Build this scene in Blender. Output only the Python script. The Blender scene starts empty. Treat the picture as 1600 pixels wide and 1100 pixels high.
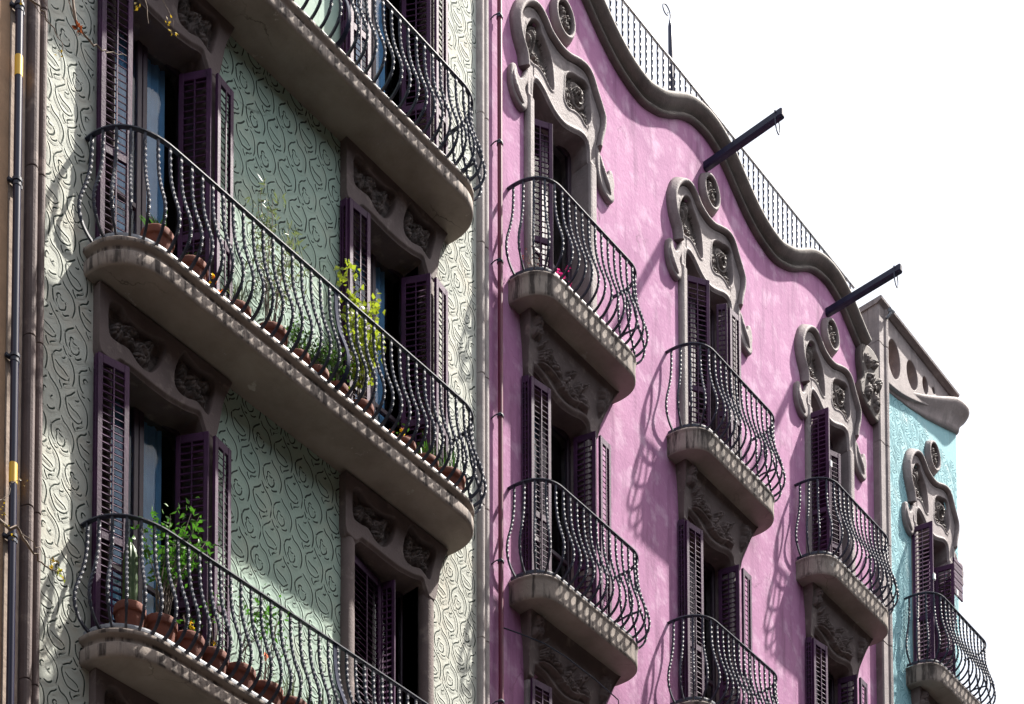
import bpy, bmesh, math, random
import numpy as np
from mathutils import Vector, Matrix
random.seed(7)
RNG = np.random.default_rng(7)
SC = bpy.context.scene
COL = SC.collection
R = math.radians

# ------------------------------------------------------------------ camera
# metres; X runs along the facades, Y into the walls (facades near Y = 0), Z is height above the lens
cd = bpy.data.cameras.new('camera')
cam = bpy.data.objects.new('camera', cd); COL.objects.link(cam)
cam.location = (0, -11.776, 0)
cam.rotation_euler = (R(90) + 0.0577, 0, -R(90 - 41.652))
cd.sensor_width = 36; cd.lens = 36 * 2870 / 1600
cd.shift_x = 0.075; cd.shift_y = 1.3151
cd.clip_start = 0.1; cd.clip_end = 5000
SC.camera = cam

# ------------------------------------------------------------------ sky and sun
SUN = Vector((1.85, -1.0, 3.2)).normalized()
w = bpy.data.worlds.new('World'); SC.world = w; w.use_nodes = True
nt = w.node_tree; nt.nodes.clear()
out = nt.nodes.new('ShaderNodeOutputWorld')
sky = nt.nodes.new('ShaderNodeTexSky'); sky.sky_type = 'NISHITA'; sky.sun_disc = False
sky.sun_elevation = math.asin(SUN.z); sky.sun_rotation = math.atan2(SUN.x, SUN.y)
sky.dust_density = 5.0
bg = nt.nodes.new('ShaderNodeBackground'); bg.inputs[1].default_value = 0.05
veil = nt.nodes.new('ShaderNodeBackground')           # thin bright cloud over the whole sky
veil.inputs[0].default_value = (0.96, 0.985, 1.0, 1); veil.inputs[1].default_value = 0.325
add = nt.nodes.new('ShaderNodeAddShader')
nt.links.new(sky.outputs[0], bg.inputs[0])
nt.links.new(bg.outputs[0], add.inputs[0]); nt.links.new(veil.outputs[0], add.inputs[1])
nt.links.new(add.outputs[0], out.inputs[0])
sl = bpy.data.lights.new('sun', 'SUN'); sl.energy = 5.0; sl.angle = R(1.2); sl.color = (1.0, 0.945, 0.87)
so = bpy.data.objects.new('sun', sl); COL.objects.link(so)
so.rotation_euler = SUN.to_track_quat('Z', 'Y').to_euler(); so.location = (30, -40, 60)
SC.view_settings.view_transform = 'Standard'; SC.view_settings.look = 'None'
SC.view_settings.exposure = 1.30; SC.view_settings.gamma = 1; SC.view_settings.use_curve_mapping = False

# ------------------------------------------------------------------ materials
def mat(name, col, rough=0.8, col2=None, scale=3.0, bump=0.0, bscale=40.0, metal=0.0, streak=None, spec=0.5, detail=6.0, stain=None, fac=(0.35, 0.65), crack=None):
    m = bpy.data.materials.new(name); m.use_nodes = True
    n = m.node_tree.nodes; l = m.node_tree.links
    b = n['Principled BSDF']
    b.inputs['Roughness'].default_value = rough; b.inputs['Metallic'].default_value = metal
    b.inputs['Specular IOR Level'].default_value = spec
    b.inputs['Base Color'].default_value = (*col, 1)
    if not (col2 or bump or streak or stain): return m
    g = n.new('ShaderNodeNewGeometry')
    last = None
    def noise(sc, vec=None, det=detail, rg=0.6):
        t = n.new('ShaderNodeTexNoise'); t.inputs['Scale'].default_value = sc; t.inputs['Detail'].default_value = det
        t.inputs['Roughness'].default_value = rg
        l.new(vec or g.outputs['Position'], t.inputs['Vector']); return t
    def ramp(src, a, bb):
        r = n.new('ShaderNodeMapRange'); r.inputs[1].default_value = a; r.inputs[2].default_value = bb
        l.new(src, r.inputs[0]); return r.outputs[0]
    def mix(fac_, c1, c2):
        x = n.new('ShaderNodeMix'); x.data_type = 'RGBA'
        l.new(fac_, x.inputs[0])
        if c1 is None: x.inputs[6].default_value = (*col, 1)
        else: l.new(c1, x.inputs[6])
        x.inputs[7].default_value = (*c2, 1)
        return x.outputs[2]
    if col2: last = mix(ramp(noise(scale).outputs[0], *fac), last, col2)
    if stain:                                          # blotches: colour, scale, lo, hi
        last = mix(ramp(noise(stain[1], det=8.0).outputs[0], stain[2], stain[3]), last, stain[0])
    if streak:                                         # vertical run-off streaks: colour, scale, lo, hi
        mp = n.new('ShaderNodeMapping'); mp.inputs['Scale'].default_value = (1, 1, 0.13)
        l.new(g.outputs['Position'], mp.inputs[0])
        sx = n.new('ShaderNodeSeparateXYZ'); l.new(g.outputs['Normal'], sx.inputs[0])
        ab = n.new('ShaderNodeMath'); ab.operation = 'ABSOLUTE'; l.new(sx.outputs[2], ab.inputs[0])
        up = n.new('ShaderNodeMapRange'); up.inputs[1].default_value = 0.35; up.inputs[2].default_value = 0.75; up.inputs[3].default_value = 1; up.inputs[4].default_value = 0
        l.new(ab.outputs[0], up.inputs[0])
        mu = n.new('ShaderNodeMath'); mu.operation = 'MULTIPLY'; l.new(up.outputs[0], mu.inputs[0])
        l.new(ramp(noise(streak[1], mp.outputs[0]).outputs[0], streak[2], streak[3]), mu.inputs[1])
        last = mix(mu.outputs[0], last, streak[0])
    if crack:                                          # hairline cracks: colour, scale, width
        wp = n.new('ShaderNodeVectorMath'); wp.operation = 'MULTIPLY_ADD'
        nz = noise(2.2); l.new(nz.outputs[1], wp.inputs[0]); wp.inputs[1].default_value = (0.45, 0.45, 0.45); l.new(g.outputs['Position'], wp.inputs[2])
        vo = n.new('ShaderNodeTexVoronoi'); vo.feature = 'DISTANCE_TO_EDGE'; vo.inputs['Scale'].default_value = crack[1]; l.new(wp.outputs[0], vo.inputs['Vector'])
        c1 = ramp(vo.outputs['Distance'], crack[2], 0.0)
        mm = n.new('ShaderNodeMath'); mm.operation = 'MULTIPLY'; l.new(c1, mm.inputs[0]); l.new(ramp(noise(0.9).outputs[0], 0.52, 0.66), mm.inputs[1])
        last = mix(mm.outputs[0], last, crack[0])
    if last: l.new(last, b.inputs['Base Color'])
    if bump:
        bp = n.new('ShaderNodeBump'); bp.inputs['Strength'].default_value = bump; bp.inputs['Distance'].default_value = 0.01
        l.new(noise(bscale, det=8.0).outputs[0], bp.inputs['Height']); l.new(bp.outputs[0], b.inputs['Normal'])
    return m

M = {}
M['pink'] = mat('pink_stucco', (0.445, 0.20, 0.36), 0.9, (0.34, 0.135, 0.275), 1.3, 0.5, 24, streak=((0.22, 0.08, 0.18), 6.0, 0.50, 0.74), stain=((0.52, 0.31, 0.455), 4.0, 0.50, 0.66), crack=((0.17, 0.065, 0.13), 0.9, 0.012))
M['sage'] = mat('sage_shaded_stucco', (0.40, 0.52, 0.435), 0.9, (0.34, 0.46, 0.39), 1.5, 0.3, 40, stain=((0.46, 0.53, 0.43), 2.5, 0.5, 0.72), streak=((0.25, 0.32, 0.27), 4.0, 0.58, 0.84), crack=((0.14, 0.18, 0.15), 0.8, 0.010))  # greener look of the shaded middle wall put into the colour
M['cream_lit'] = mat('cream_lit_stucco', (0.56, 0.575, 0.51), 0.9, (0.49, 0.52, 0.465), 1.5, 0.3, 40, stain=((0.58, 0.55, 0.46), 2.5, 0.5, 0.72), streak=((0.36, 0.37, 0.32), 4.0, 0.58, 0.82), crack=((0.2, 0.2, 0.17), 0.8, 0.010))  # same wall's outer strips, their sunlit cream put into the colour
M['groove'] = mat('incised_groove', (0.035, 0.05, 0.04), 0.95)
M['turq'] = mat('turquoise_stucco', (0.29, 0.52, 0.56), 0.9, (0.23, 0.45, 0.50), 2.0, 0.35, 30, stain=((0.42, 0.61, 0.63), 4, 0.52, 0.72), streak=((0.17, 0.32, 0.35), 5, 0.56, 0.80))
M['turq_groove'] = mat('turquoise_groove', (0.12, 0.28, 0.32), 0.95)
M['tan'] = mat('tan_render', (0.42, 0.27, 0.17), 0.95, (0.34, 0.22, 0.14), 6, 0.5, 25)
M['pale_tan'] = mat('pale_tan_render', (0.50, 0.40, 0.33), 0.95, (0.36, 0.28, 0.23), 9, 0.5, 25)
M['stone'] = mat('carved_stone', (0.255, 0.212, 0.212), 0.75, (0.18, 0.148, 0.15), 3.5, 0.6, 45, streak=((0.11, 0.09, 0.092), 6, 0.55, 0.8), stain=((0.34, 0.295, 0.285), 8, 0.55, 0.75))
M['pale_stone'] = mat('pale_moulding', (0.40, 0.36, 0.35), 0.85, (0.31, 0.27, 0.265), 4, 0.4, 50, stain=((0.5, 0.46, 0.44), 6, 0.55, 0.75))
M['brown_stone'] = mat('brown_moulding', (0.155, 0.115, 0.11), 0.8, (0.115, 0.085, 0.08), 4, 0.4, 50, stain=((0.29, 0.23, 0.21), 6, 0.57, 0.75))
M['relief'] = mat('dark_relief_stone', (0.17, 0.135, 0.125), 0.7, (0.06, 0.048, 0.044), 14, 0.5, 60, fac=(0.4, 0.6))  # darker mottled stone for the carved insets, medallion and drop flowers
M['cornice'] = mat('cornice_stone', (0.135, 0.108, 0.096), 0.75, (0.075, 0.06, 0.055), 4, 0.5, 40, streak=((0.04, 0.032, 0.03), 9, 0.5, 0.75))
M['slab'] = mat('balcony_concrete', (0.325, 0.275, 0.24), 0.9, (0.225, 0.185, 0.16), 2.5, 0.4, 30, streak=((0.055, 0.043, 0.038), 14, 0.47, 0.60), stain=((0.46, 0.42, 0.38), 4.5, 0.66, 0.70), crack=((0.08, 0.06, 0.05), 1.3, 0.012))
M['iron'] = mat('painted_iron', (0.042, 0.050, 0.080), 0.55, (0.024, 0.028, 0.045), 25, spec=0.35)
M['stay_iron'] = mat('matt_stay_iron', (0.035, 0.04, 0.075), 0.85, (0.02, 0.023, 0.045), 20, spec=0.1)
M['flat_iron'] = mat('worn_grey_rail', (0.27, 0.29, 0.33), 0.5, (0.17, 0.18, 0.21), 20)
M['shutter'] = mat('purple_shutter_paint', (0.066, 0.016, 0.066), 0.6, (0.034, 0.008, 0.036), 4, 0.25, 60, spec=0.25, stain=((0.13, 0.05, 0.11), 14, 0.64, 0.76))
M['frame'] = mat('dark_window_wood', (0.055, 0.03, 0.05), 0.5, (0.035, 0.02, 0.032), 9)
M['dark'] = mat('dark_room_lining', (0.06, 0.055, 0.05), 0.95)  # near-black lining; the dim rooms' darkness is put into the colour
M['curtain'] = mat('blue_curtain', (0.20, 0.42, 0.68), 0.9, (0.15, 0.33, 0.58), 5)
M['white_cloth'] = mat('white_curtain', (0.55, 0.58, 0.66), 0.9)
M['navy'] = mat('navy_pipe_paint', (0.010, 0.010, 0.036), 0.3, spec=0.35)
M['yellow'] = mat('yellow_band', (0.75, 0.45, 0.03), 0.5)
M['wine'] = mat('wine_red_pipe', (0.15, 0.02, 0.05), 0.45, (0.11, 0.015, 0.038), 8, spec=0.3)
M['beam'] = mat('navy_beam_paint', (0.014, 0.016, 0.045), 0.45, (0.008, 0.009, 0.028), 12, spec=0.3)
M['terracotta'] = mat('terracotta', (0.22, 0.07, 0.043), 0.85, (0.14, 0.046, 0.032), 7, 0.3, 60, stain=((0.33, 0.20, 0.15), 9, 0.60, 0.74))
M['soil'] = mat('soil', (0.05, 0.035, 0.025), 1.0)
M['reddish'] = mat('reddish_plaster', (0.50, 0.27, 0.20), 0.95, (0.40, 0.22, 0.17), 8, 0.5, 30)
M['asphalt'] = mat('asphalt', (0.05, 0.05, 0.05), 0.9, (0.04, 0.04, 0.04), 3)
M['paving'] = mat('paving', (0.08, 0.075, 0.07), 0.9, (0.06, 0.055, 0.05), 4)
M['brick_row'] = mat('brown_brick', (0.09, 0.065, 0.05), 0.9, (0.07, 0.05, 0.04), 2)
M['bark'] = mat('twig_bark', (0.10, 0.075, 0.06), 0.9, (0.25, 0.20, 0.16), 30)
M['white'] = mat('white_plastic', (0.8, 0.8, 0.78), 0.5)
def leafmat(name, c, c2): 
    m = mat(name, c, 0.45, c2, 18)
    m.node_tree.nodes['Principled BSDF'].inputs['Transmission Weight'].default_value = 0.0
    n = m.node_tree.nodes; l = m.node_tree.links
    t = n.new('ShaderNodeBsdfTranslucent'); t.inputs[0].default_value = (c[0] * 1.5, c[1] * 1.5, c[2], 1)
    a = n.new('ShaderNodeMixShader'); a.inputs[0].default_value = 0.35
    l.new(n['Principled BSDF'].outputs[0], a.inputs[1]); l.new(t.outputs[0], a.inputs[2])
    l.new(a.outputs[0], n['Material Output'].inputs[0]); return m
M['leaf'] = leafmat('bright_leaf', (0.045, 0.14, 0.018), (0.10, 0.22, 0.025))
M['leaf_yellow'] = leafmat('yellow_green_leaf', (0.24, 0.30, 0.03), (0.34, 0.36, 0.05))
M['leaf_grey'] = leafmat('grey_green_leaf', (0.10, 0.13, 0.07), (0.20, 0.22, 0.14))
M['leaf_dark'] = leafmat('dark_leaf', (0.04, 0.095, 0.02), (0.08, 0.15, 0.03))
M['leaf_autumn'] = leafmat('autumn_leaf', (0.28, 0.19, 0.02), (0.13, 0.12, 0.02))
M['leaf_brown'] = leafmat('dry_leaf', (0.12, 0.03, 0.015), (0.08, 0.02, 0.01))
M['petal_pink'] = leafmat('magenta_petal', (0.55, 0.02, 0.25), (0.70, 0.10, 0.40))
M['petal_orange'] = leafmat('orange_petal', (0.75, 0.16, 0.02), (0.85, 0.32, 0.05))
M['petal_yellow'] = leafmat('yellow_petal', (0.80, 0.58, 0.03), (0.75, 0.45, 0.02))
M['petal_rose'] = leafmat('rose_petal', (0.65, 0.22, 0.20), (0.70, 0.40, 0.35))
gm = bpy.data.materials.new('window_glass'); gm.use_nodes = True
n_ = gm.node_tree.nodes; l_ = gm.node_tree.links; n_.remove(n_['Principled BSDF'])
tr = n_.new('ShaderNodeBsdfTransparent'); tr.inputs[0].default_value = (0.88, 0.91, 0.92, 1)
gl = n_.new('ShaderNodeBsdfGlossy'); gl.inputs['Roughness'].default_value = 0.02
lw = n_.new('ShaderNodeLayerWeight'); pw = n_.new('ShaderNodeMath'); pw.operation = 'POWER'; pw.inputs[1].default_value = 4.0
ma = n_.new('ShaderNodeMath'); ma.operation = 'MULTIPLY_ADD'; ma.inputs[1].default_value = 0.35; ma.inputs[2].default_value = 0.015
lw.inputs[0].default_value = 0.5; l_.new(lw.outputs['Facing'], pw.inputs[0]); l_.new(pw.outputs[0], ma.inputs[0])
mx = n_.new('ShaderNodeMixShader'); l_.new(ma.outputs[0], mx.inputs[0]); l_.new(tr.outputs[0], mx.inputs[1]); l_.new(gl.outputs[0], mx.inputs[2])
l_.new(mx.outputs[0], n_['Material Output'].inputs[0]); M['glass'] = gm

# ------------------------------------------------------------------ object helpers
def mesh_from(name, verts, faces, mats, midx=None, smooth=None):
    me = bpy.data.meshes.new(name)
    me.from_pydata([tuple(map(float, v)) for v in verts], [], [tuple(map(int, f)) for f in faces])
    for m in (mats if isinstance(mats, (list, tuple)) else [mats]): me.materials.append(M[m])
    if midx is not None: me.polygons.foreach_set('material_index', list(midx))
    if smooth is not None: me.polygons.foreach_set('use_smooth', [bool(smooth)] * len(me.polygons) if isinstance(smooth, bool) else smooth)
    me.update(); return me
def wpos(o):
    p = Vector(o.location)
    while o.parent: o = o.parent; p += Vector(o.location)       # parents never rotate (only leaf-level shutters do)
    return p
def link(name, me, parent=None, loc=(0, 0, 0), rz=0.0, kind=None, label=None, local=False):
    """Link mesh ME; LOC is in world space unless LOCAL."""
    o = bpy.data.objects.new(name, me); COL.objects.link(o)
    o.parent = parent
    o.location = Vector(loc) if (local or parent is None) else Vector(loc) - wpos(parent)
    o.rotation_euler = (0, 0, rz)
    if kind: o['kind'] = kind
    if label: o['label'] = label
    return o
def thing(name, label, cat, loc=(0, 0, 0), group=None):
    o = bpy.data.objects.new(name, None); COL.objects.link(o); o.location = loc
    o.empty_display_size = 0.2
    o['label'] = label; o['category'] = cat
    if group: o['group'] = group
    return o
class MB:
    def __init__(s): s.v = []; s.f = []; s.mi = []; s.sm = []
    def add(s, vs, fs, mi=0, sm=False):
        k = len(s.v); s.v += [tuple(v) for v in vs]; s.f += [tuple(i + k for i in f) for f in fs]
        s.mi += [mi] * len(fs); s.sm += [sm] * len(fs); return s
    def box(s, x0, x1, y0, y1, z0, z1, mi=0, b=0.0):
        if b > 0:
            bm = bmesh.new(); bmesh.ops.create_cube(bm, size=1)
            for v in bm.verts: v.co = Vector((x0 + (v.co.x + .5) * (x1 - x0), y0 + (v.co.y + .5) * (y1 - y0), z0 + (v.co.z + .5) * (z1 - z0)))
            bmesh.ops.bevel(bm, geom=list(bm.edges), offset=b, segments=1, affect='EDGES')
            bm.verts.index_update()
            s.add([v.co[:] for v in bm.verts], [[v.index for v in f.verts] for f in bm.faces], mi); bm.free(); return s
        v = [(x, y, z) for z in (z0, z1) for y in (y0, y1) for x in (x0, x1)]
        return s.add(v, [(0, 2, 3, 1), (4, 5, 7, 6), (0, 1, 5, 4), (2, 6, 7, 3), (0, 4, 6, 2), (1, 3, 7, 5)], mi)
    def rings(s, rings, closed=True, mi=0, sm=True, caps=False):
        n = len(rings[0]); vs = [p for r in rings for p in r]; fs = []
        for i in range(len(rings) - 1):
            for j in range(n if closed else n - 1):
                a = i * n + j; b = i * n + (j + 1) % n
                fs.append((a, b, b + n, a + n))
        s.add(vs, fs, mi, sm)
        if caps: s.add(rings[0], [tuple(range(n))[::-1]], mi); s.add(rings[-1], [tuple(range(n))], mi)
        return s
    def tube(s, pts, r, n=6, mi=0, caps=True):
        rings = []
        for i, p in enumerate(pts):
            p = Vector(p); a = Vector(pts[max(i - 1, 0)]); b = Vector(pts[min(i + 1, len(pts) - 1)])
            t = (b - a).normalized(); u = t.orthogonal().normalized() if abs(t.z) > .9 else t.cross(Vector((0, 0, 1))).normalized()
            if i and (u.dot(pu) < 0): u = -u
            pu = u; vv = t.cross(u); rr = r[i] if isinstance(r, (list, tuple)) else r
            rings.append([p + (u * math.cos(2 * math.pi * k / n) + vv * math.sin(2 * math.pi * k / n)) * rr for k in range(n)])
        return s.rings(rings, True, mi, True, caps)
    def mesh(s, name, mats, smooth=None):
        return mesh_from(name, s.v, s.f, mats, s.mi, s.sm if smooth is None else smooth)
    def obj(s, name, mats, parent=None, **k): return link(name, s.mesh(name, mats), parent, **k)
def catmull(pts, n=6, closed=False):
    P = [np.array(p, float) for p in pts]; N = len(P); o = []
    for i in range(N if closed else N - 1):
        g = (lambda k: P[k % N]) if closed else (lambda k: P[min(max(k, 0), N - 1)])
        a, b, c, d = g(i - 1), g(i), g(i + 1), g(i + 2)
        for j in range(n):
            t = j / n
            o.append(0.5 * (2 * b + (c - a) * t + (2 * a - 5 * b + 4 * c - d) * t * t + (3 * b - a - 3 * c + d) * t ** 3))
    if not closed: o.append(P[-1])
    return np.array(o)
def sdf(X, Z, poly):
    """signed distance, positive inside"""
    d = np.full(X.shape, 1e9); ins = np.zeros(X.shape, bool); n = len(poly)
    for i in range(n):
        ax, az = poly[i]; bx, bz = poly[(i + 1) % n]
        ex, ez = bx - ax, bz - az; L = ex * ex + ez * ez + 1e-12
        t = np.clip(((X - ax) * ex + (Z - az) * ez) / L, 0, 1)
        d = np.minimum(d, (X - ax - t * ex) ** 2 + (Z - az - t * ez) ** 2)
        c = ((az > Z) != (bz > Z)) & (X < (bx - ax) * (Z - az) / (bz - az + 1e-12) + ax); ins ^= c
    d = np.sqrt(d); return np.where(ins, d, -d)
def sstep(a, b, x):
    t = np.clip((x - a) / (b - a), 0, 1); return t * t * (3 - 2 * t)

# ------------------------------------------------------------------ ground and street
g = MB(); g.box(-1500, 1500, -1500, 1500, -2.0, -1.80); go = g.obj('ground', 'paving'); go['kind'] = 'structure'
g = MB(); g.box(-400, 400, -12.5, -3.2, -1.80, -1.79); go = g.obj('road', 'asphalt'); go['kind'] = 'structure'
g = MB(); g.box(-400, 400, -3.2, -0.12, -1.80, -1.65, b=0.01); go = g.obj('pavement', 'paving'); go['kind'] = 'structure'

b = MB(); b.box(-60, 90, -26, -14.2, -1.80, 19.5); b.obj('unseen_house_row', 'brick_row', kind='structure')  # unseen far side of the street, added to darken shade and undersides

# ------------------------------------------------------------------ buildings (things)
GZ = -1.65
tan_b = thing('tan_building', 'tan rendered building showing only a thin strip beside the navy pipe', 'building', (2, 4, GZ))
green_b = thing('apartment_building', 'pale sage green building with incised swirl plaster and two long balconies full of pots', 'building', (11, 4, GZ))
pink_b = thing('apartment_building', 'pink stucco building with wavy stone cornice and three columns of small balconies', 'building', (18.3, 4, GZ))
turq_b = thing('apartment_building', 'turquoise corner building with pierced stone parapet at the end of the row', 'building', (24, 4, GZ))

def wall_with_holes(name, x0, x1, z0, z1, holes, m, parent, y=0.0, depth=0.34, top=None, kind=None):
    xs = sorted({x0, x1, *[h[0] for h in holes], *[h[1] for h in holes]}); zs = sorted({z0, z1, *[h[2] for h in holes], *[h[3] for h in holes]})
    b = MB()
    for i in range(len(xs) - 1):
        for j in range(len(zs) - 1):
            cx, cz = (xs[i] + xs[i + 1]) / 2, (zs[j] + zs[j + 1]) / 2
            if any(h[0] < cx < h[1] and h[2] < cz < h[3] for h in holes): continue
            b.add([(xs[i], y, zs[j]), (xs[i + 1], y, zs[j]), (xs[i + 1], y, zs[j + 1]), (xs[i], y, zs[j + 1])], [(0, 1, 2, 3)])
    for (a, c, d, e) in holes:
        b.add([(a, y, d), (c, y, d), (c, y, e), (a, y, e), (a, y + depth, d), (c, y + depth, d), (c, y + depth, e), (a, y + depth, e)],
              [(0, 3, 7, 4), (1, 5, 6, 2), (3, 2, 6, 7), (0, 4, 5, 1)])
    if top is not None:                                # wavy top edge: list of (x, z)
        vs = []
        for (x, z) in top: vs += [(x, y, z1), (x, y, z), (x, y + 0.3, z)]
        fs = []
        for i in range(len(top) - 1):
            k = 3 * i; fs += [(k, k + 3, k + 4, k + 1), (k + 1, k + 4, k + 5, k + 2)]
        b.add(vs, fs)
    return b.obj(name, m, parent)
def block(name, x0, x1, y0, y1, z0, z1, m, parent):
    """the body behind a facade: sides, back and top"""
    b = MB(); v = [(x, y, z) for z in (z0, z1) for y in (y0, y1) for x in (x0, x1)]
    b.add(v, [(4, 5, 7, 6), (2, 6, 7, 3), (0, 4, 6, 2), (1, 3, 7, 5)])
    return b.obj(name, m, parent)

PX = [15.35, 18.29, 21.23]; TX = 24.21                # bay centres
FL = [16.14, 12.82, 9.50, 6.18, 2.86]                 # balcony floor levels

# holes: (x0, x1, z0, z1)
gh = []
for c in (9.635, 12.53):
    for f in (16.13, 12.83, 9.50, 6.19): gh.append((c - 0.54, c + 0.53, f, f + 2.62))
ph = []
for c in PX:
    ph.append((c - 0.57, c + 0.47, FL[0], FL[0] + 2.56)); ph.append((c - 0.70, c + 0.50, FL[0] + 2.56, FL[0] + 3.235))
    for f in FL[1:3]: ph.append((c - 0.65, c + 0.44, f, f + 2.52))
th = [(TX - 0.57, TX + 0.47, FL[0], FL[0] + 2.56), (TX - 0.70, TX + 0.50, FL[0] + 2.56, FL[0] + 3.235), (TX - 0.65, TX + 0.44, FL[1], FL[1] + 2.52)]
def waveloc(u):                                        # cornice's lower edge over one bay
    return np.interp(u, [-1.475, -1.36, -1.06, -.85, -.61, -.42, -.21, -.05, .17, .35, .48, .74, .97, 1.21, 1.475],
                     [19.885, 19.91, 20.02, 20.15, 20.32, 20.41, 20.455, 20.465, 20.415, 20.33, 20.235, 20.07, 19.965, 19.905, 19.885])
def wave(x):
    u = (np.asarray(x, float) - 18.30 + 1.475) % 2.95 - 1.475
    s = np.zeros_like(u)
    for d in (-.09, -.045, 0, .045, .09): s = s + waveloc((u + d + 1.475) % 2.95 - 1.475)
    return s / 5
xs = np.linspace(14.06, 22.46, 150)
gl_ = [h for h in gh if h[0] < 11]; gr_ = [h for h in gh if h[0] > 11]
def clip(hs, a, b_): return [(max(h[0], a), min(h[1], b_), h[2], h[3]) for h in hs if h[0] < b_ and h[1] > a]
wall_with_holes('wall', 9.13, 12.98, GZ, 22.0, clip(gh, 9.13, 12.98), 'sage', green_b)  # one facade wall, split in two tones for its shaded and sunlit parts
wall_with_holes('wall', 8.47, 9.13, GZ, 22.0, clip(gh, 8.47, 9.13), 'cream_lit', green_b)
wall_with_holes('wall', 12.98, 13.88, GZ, 22.0, clip(gh, 12.98, 13.88), 'cream_lit', green_b)
wall_with_holes('wall', 14.06, 22.46, GZ, 19.6, ph, 'pink', pink_b, top=[(x, float(wave(x)) + 0.10) for x in xs])
wall_with_holes('wall', 22.70, 25.05, GZ, 19.95, th, 'turq', turq_b, top=[(22.70, 20.0), (22.9, 20.05), (23.2, 20.10), (23.55, 20.19), (24.05, 20.33), (24.6, 20.53), (25.05, 20.68)])
b = MB(); b.box(-8, 8.11, -0.02, 0.3, GZ, 22); b.obj('wall', 'tan', tan_b)
b = MB(); b.box(8.118, 8.268, -0.012, 0.3, GZ, 22); b.obj('edge_strip', 'pale_tan', tan_b)
block('side_walls', -8, 8.2, 0.3, 9, GZ, 22, 'tan', tan_b)
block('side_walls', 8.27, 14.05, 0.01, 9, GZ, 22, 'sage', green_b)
block('side_walls', 14.07, 22.44, 0.31, 9, GZ, 19.75, 'pink', pink_b)
block('side_walls', 22.47, 25.049, 0.301, 9, GZ, 20.0, 'turq', turq_b)

# ------------------------------------------------------------------ mouldings made of stacked stones
def moulding(x0, x1, prof, z0, z1, step, m, parent, off=0.0, name='moulding_stone'):
    """PROF: plan outline (x, y) left to right"""
    z = z0 - off
    while z < z1:
        a, c = max(z, z0) + 0.003, min(z + step, z1) - 0.003
        if c - a > 0.05:
            ch = 0.006
            def ring(zz, inset): return [(x, y + (inset if -0.3 < y < -0.004 else 0), zz) for x, y in prof]
            mb = MB(); mb.rings([ring(a, ch), ring(a + ch, 0), ring(c - ch, 0), ring(c, ch)], True, 0, False)
            mb.add(ring(a, ch), [tuple(range(len(prof)))]); mb.add(ring(c, ch), [tuple(range(len(prof)))[::-1]])
            mb.obj(name, m, parent)
        z += step
def rolls(x0, x1, spec):
    """plan outline from half-round rolls: (fraction start, end, depth)"""
    p = [(x0, 0.05), (x0, 0.0)]
    for a, b_, d in spec:
        for k in range(9):
            t = math.pi * k / 8
            p.append((x0 + (x1 - x0) * (a + (b_ - a) * (1 - math.cos(t)) / 2), -0.003 - d * math.sin(t)))
    return p + [(x1, 0.0), (x1, 0.05)]
moulding(8.28, 8.47, rolls(8.28, 8.47, [(0.02, 0.55, 0.075), (0.6, 0.98, 0.05)]), 8.0, 16.5, 1.42, 'brown_stone', green_b, 0.55)
b = MB(); b.box(8.27, 8.47, 0.0, 0.3, GZ, 22); b.obj('pilaster_core', 'brown_stone', green_b)
moulding(13.88, 14.06, rolls(13.88, 14.06, [(0.02, 0.5, 0.06), (0.52, 0.98, 0.045)]), 8.0, 20.5, 1.42, 'pale_stone', green_b, 0.3)
b = MB(); b.box(13.88, 14.06, 0.0, 0.3, GZ, 22); b.obj('pilaster_core', 'pale_stone', green_b)
pp_ = [(22.44, 0.05), (22.44, -0.09), (22.46, -0.11), (22.60, -0.11), (22.615, -0.13), (22.65, -0.14), (22.685, -0.128), (22.70, -0.1), (22.70, 0.05)]
moulding(22.44, 22.7, pp_, 8.0, 21.0, 1.45, 'stone', turq_b, 0.62)

# ------------------------------------------------------------------ incised swirl plaster
BUD = [[(.009, .198), (.033, .16), (.085, .131), (.121, .085), (.136, .019), (.118, -.065)],
       [(-.088, .074), (-.062, .109), (-.028, .135), (-.002, .161)],
       [(-.088, .070), (-.092, .035), (-.081, -.017), (-.06, -.049), (-.039, -.067)],
       [(.001, -.081), (.027, -.095), (.062, -.083), (.079, -.061)],
       [(-.035, .02), (-.04, .045), (-.023, .062), (-.004, .052)],
       [(-.035, .02), (-.046, -.01), (-.034, -.045), (-.012, -.066), (.014, -.064), (.042, -.034), (.044, .002), (.028, .022), (.0, .026), (-.012, .045)],
       [(.035, .005), (.057, .03)], [(-.056, -.099), (-.042, -.104), (-.025, -.095)]]
LEAF = [[(.022, .226), (.049, .175), (.101, .131), (.131, .075), (.134, .002), (.121, -.064)],
        [(-.078, .106), (-.045, .136), (-.011, .161), (.012, .196)],
        [(-.083, .10), (-.088, .066), (-.077, .015), (-.051, -.029), (-.016, -.055), (.035, -.060), (.069, -.044), (.086, -.012)],
        [(-.058, .062), (-.02, .035), (.022, .022), (.055, .008), (.072, -.012)],
        [(.012, .12), (.032, .120), (.049, .142)], [(-.013, -.066), (-.007, -.106), (.016, -.138)],
        [(.027, -.116), (.036, -.097), (.07, -.08), (.095, -.052)]]
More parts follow.
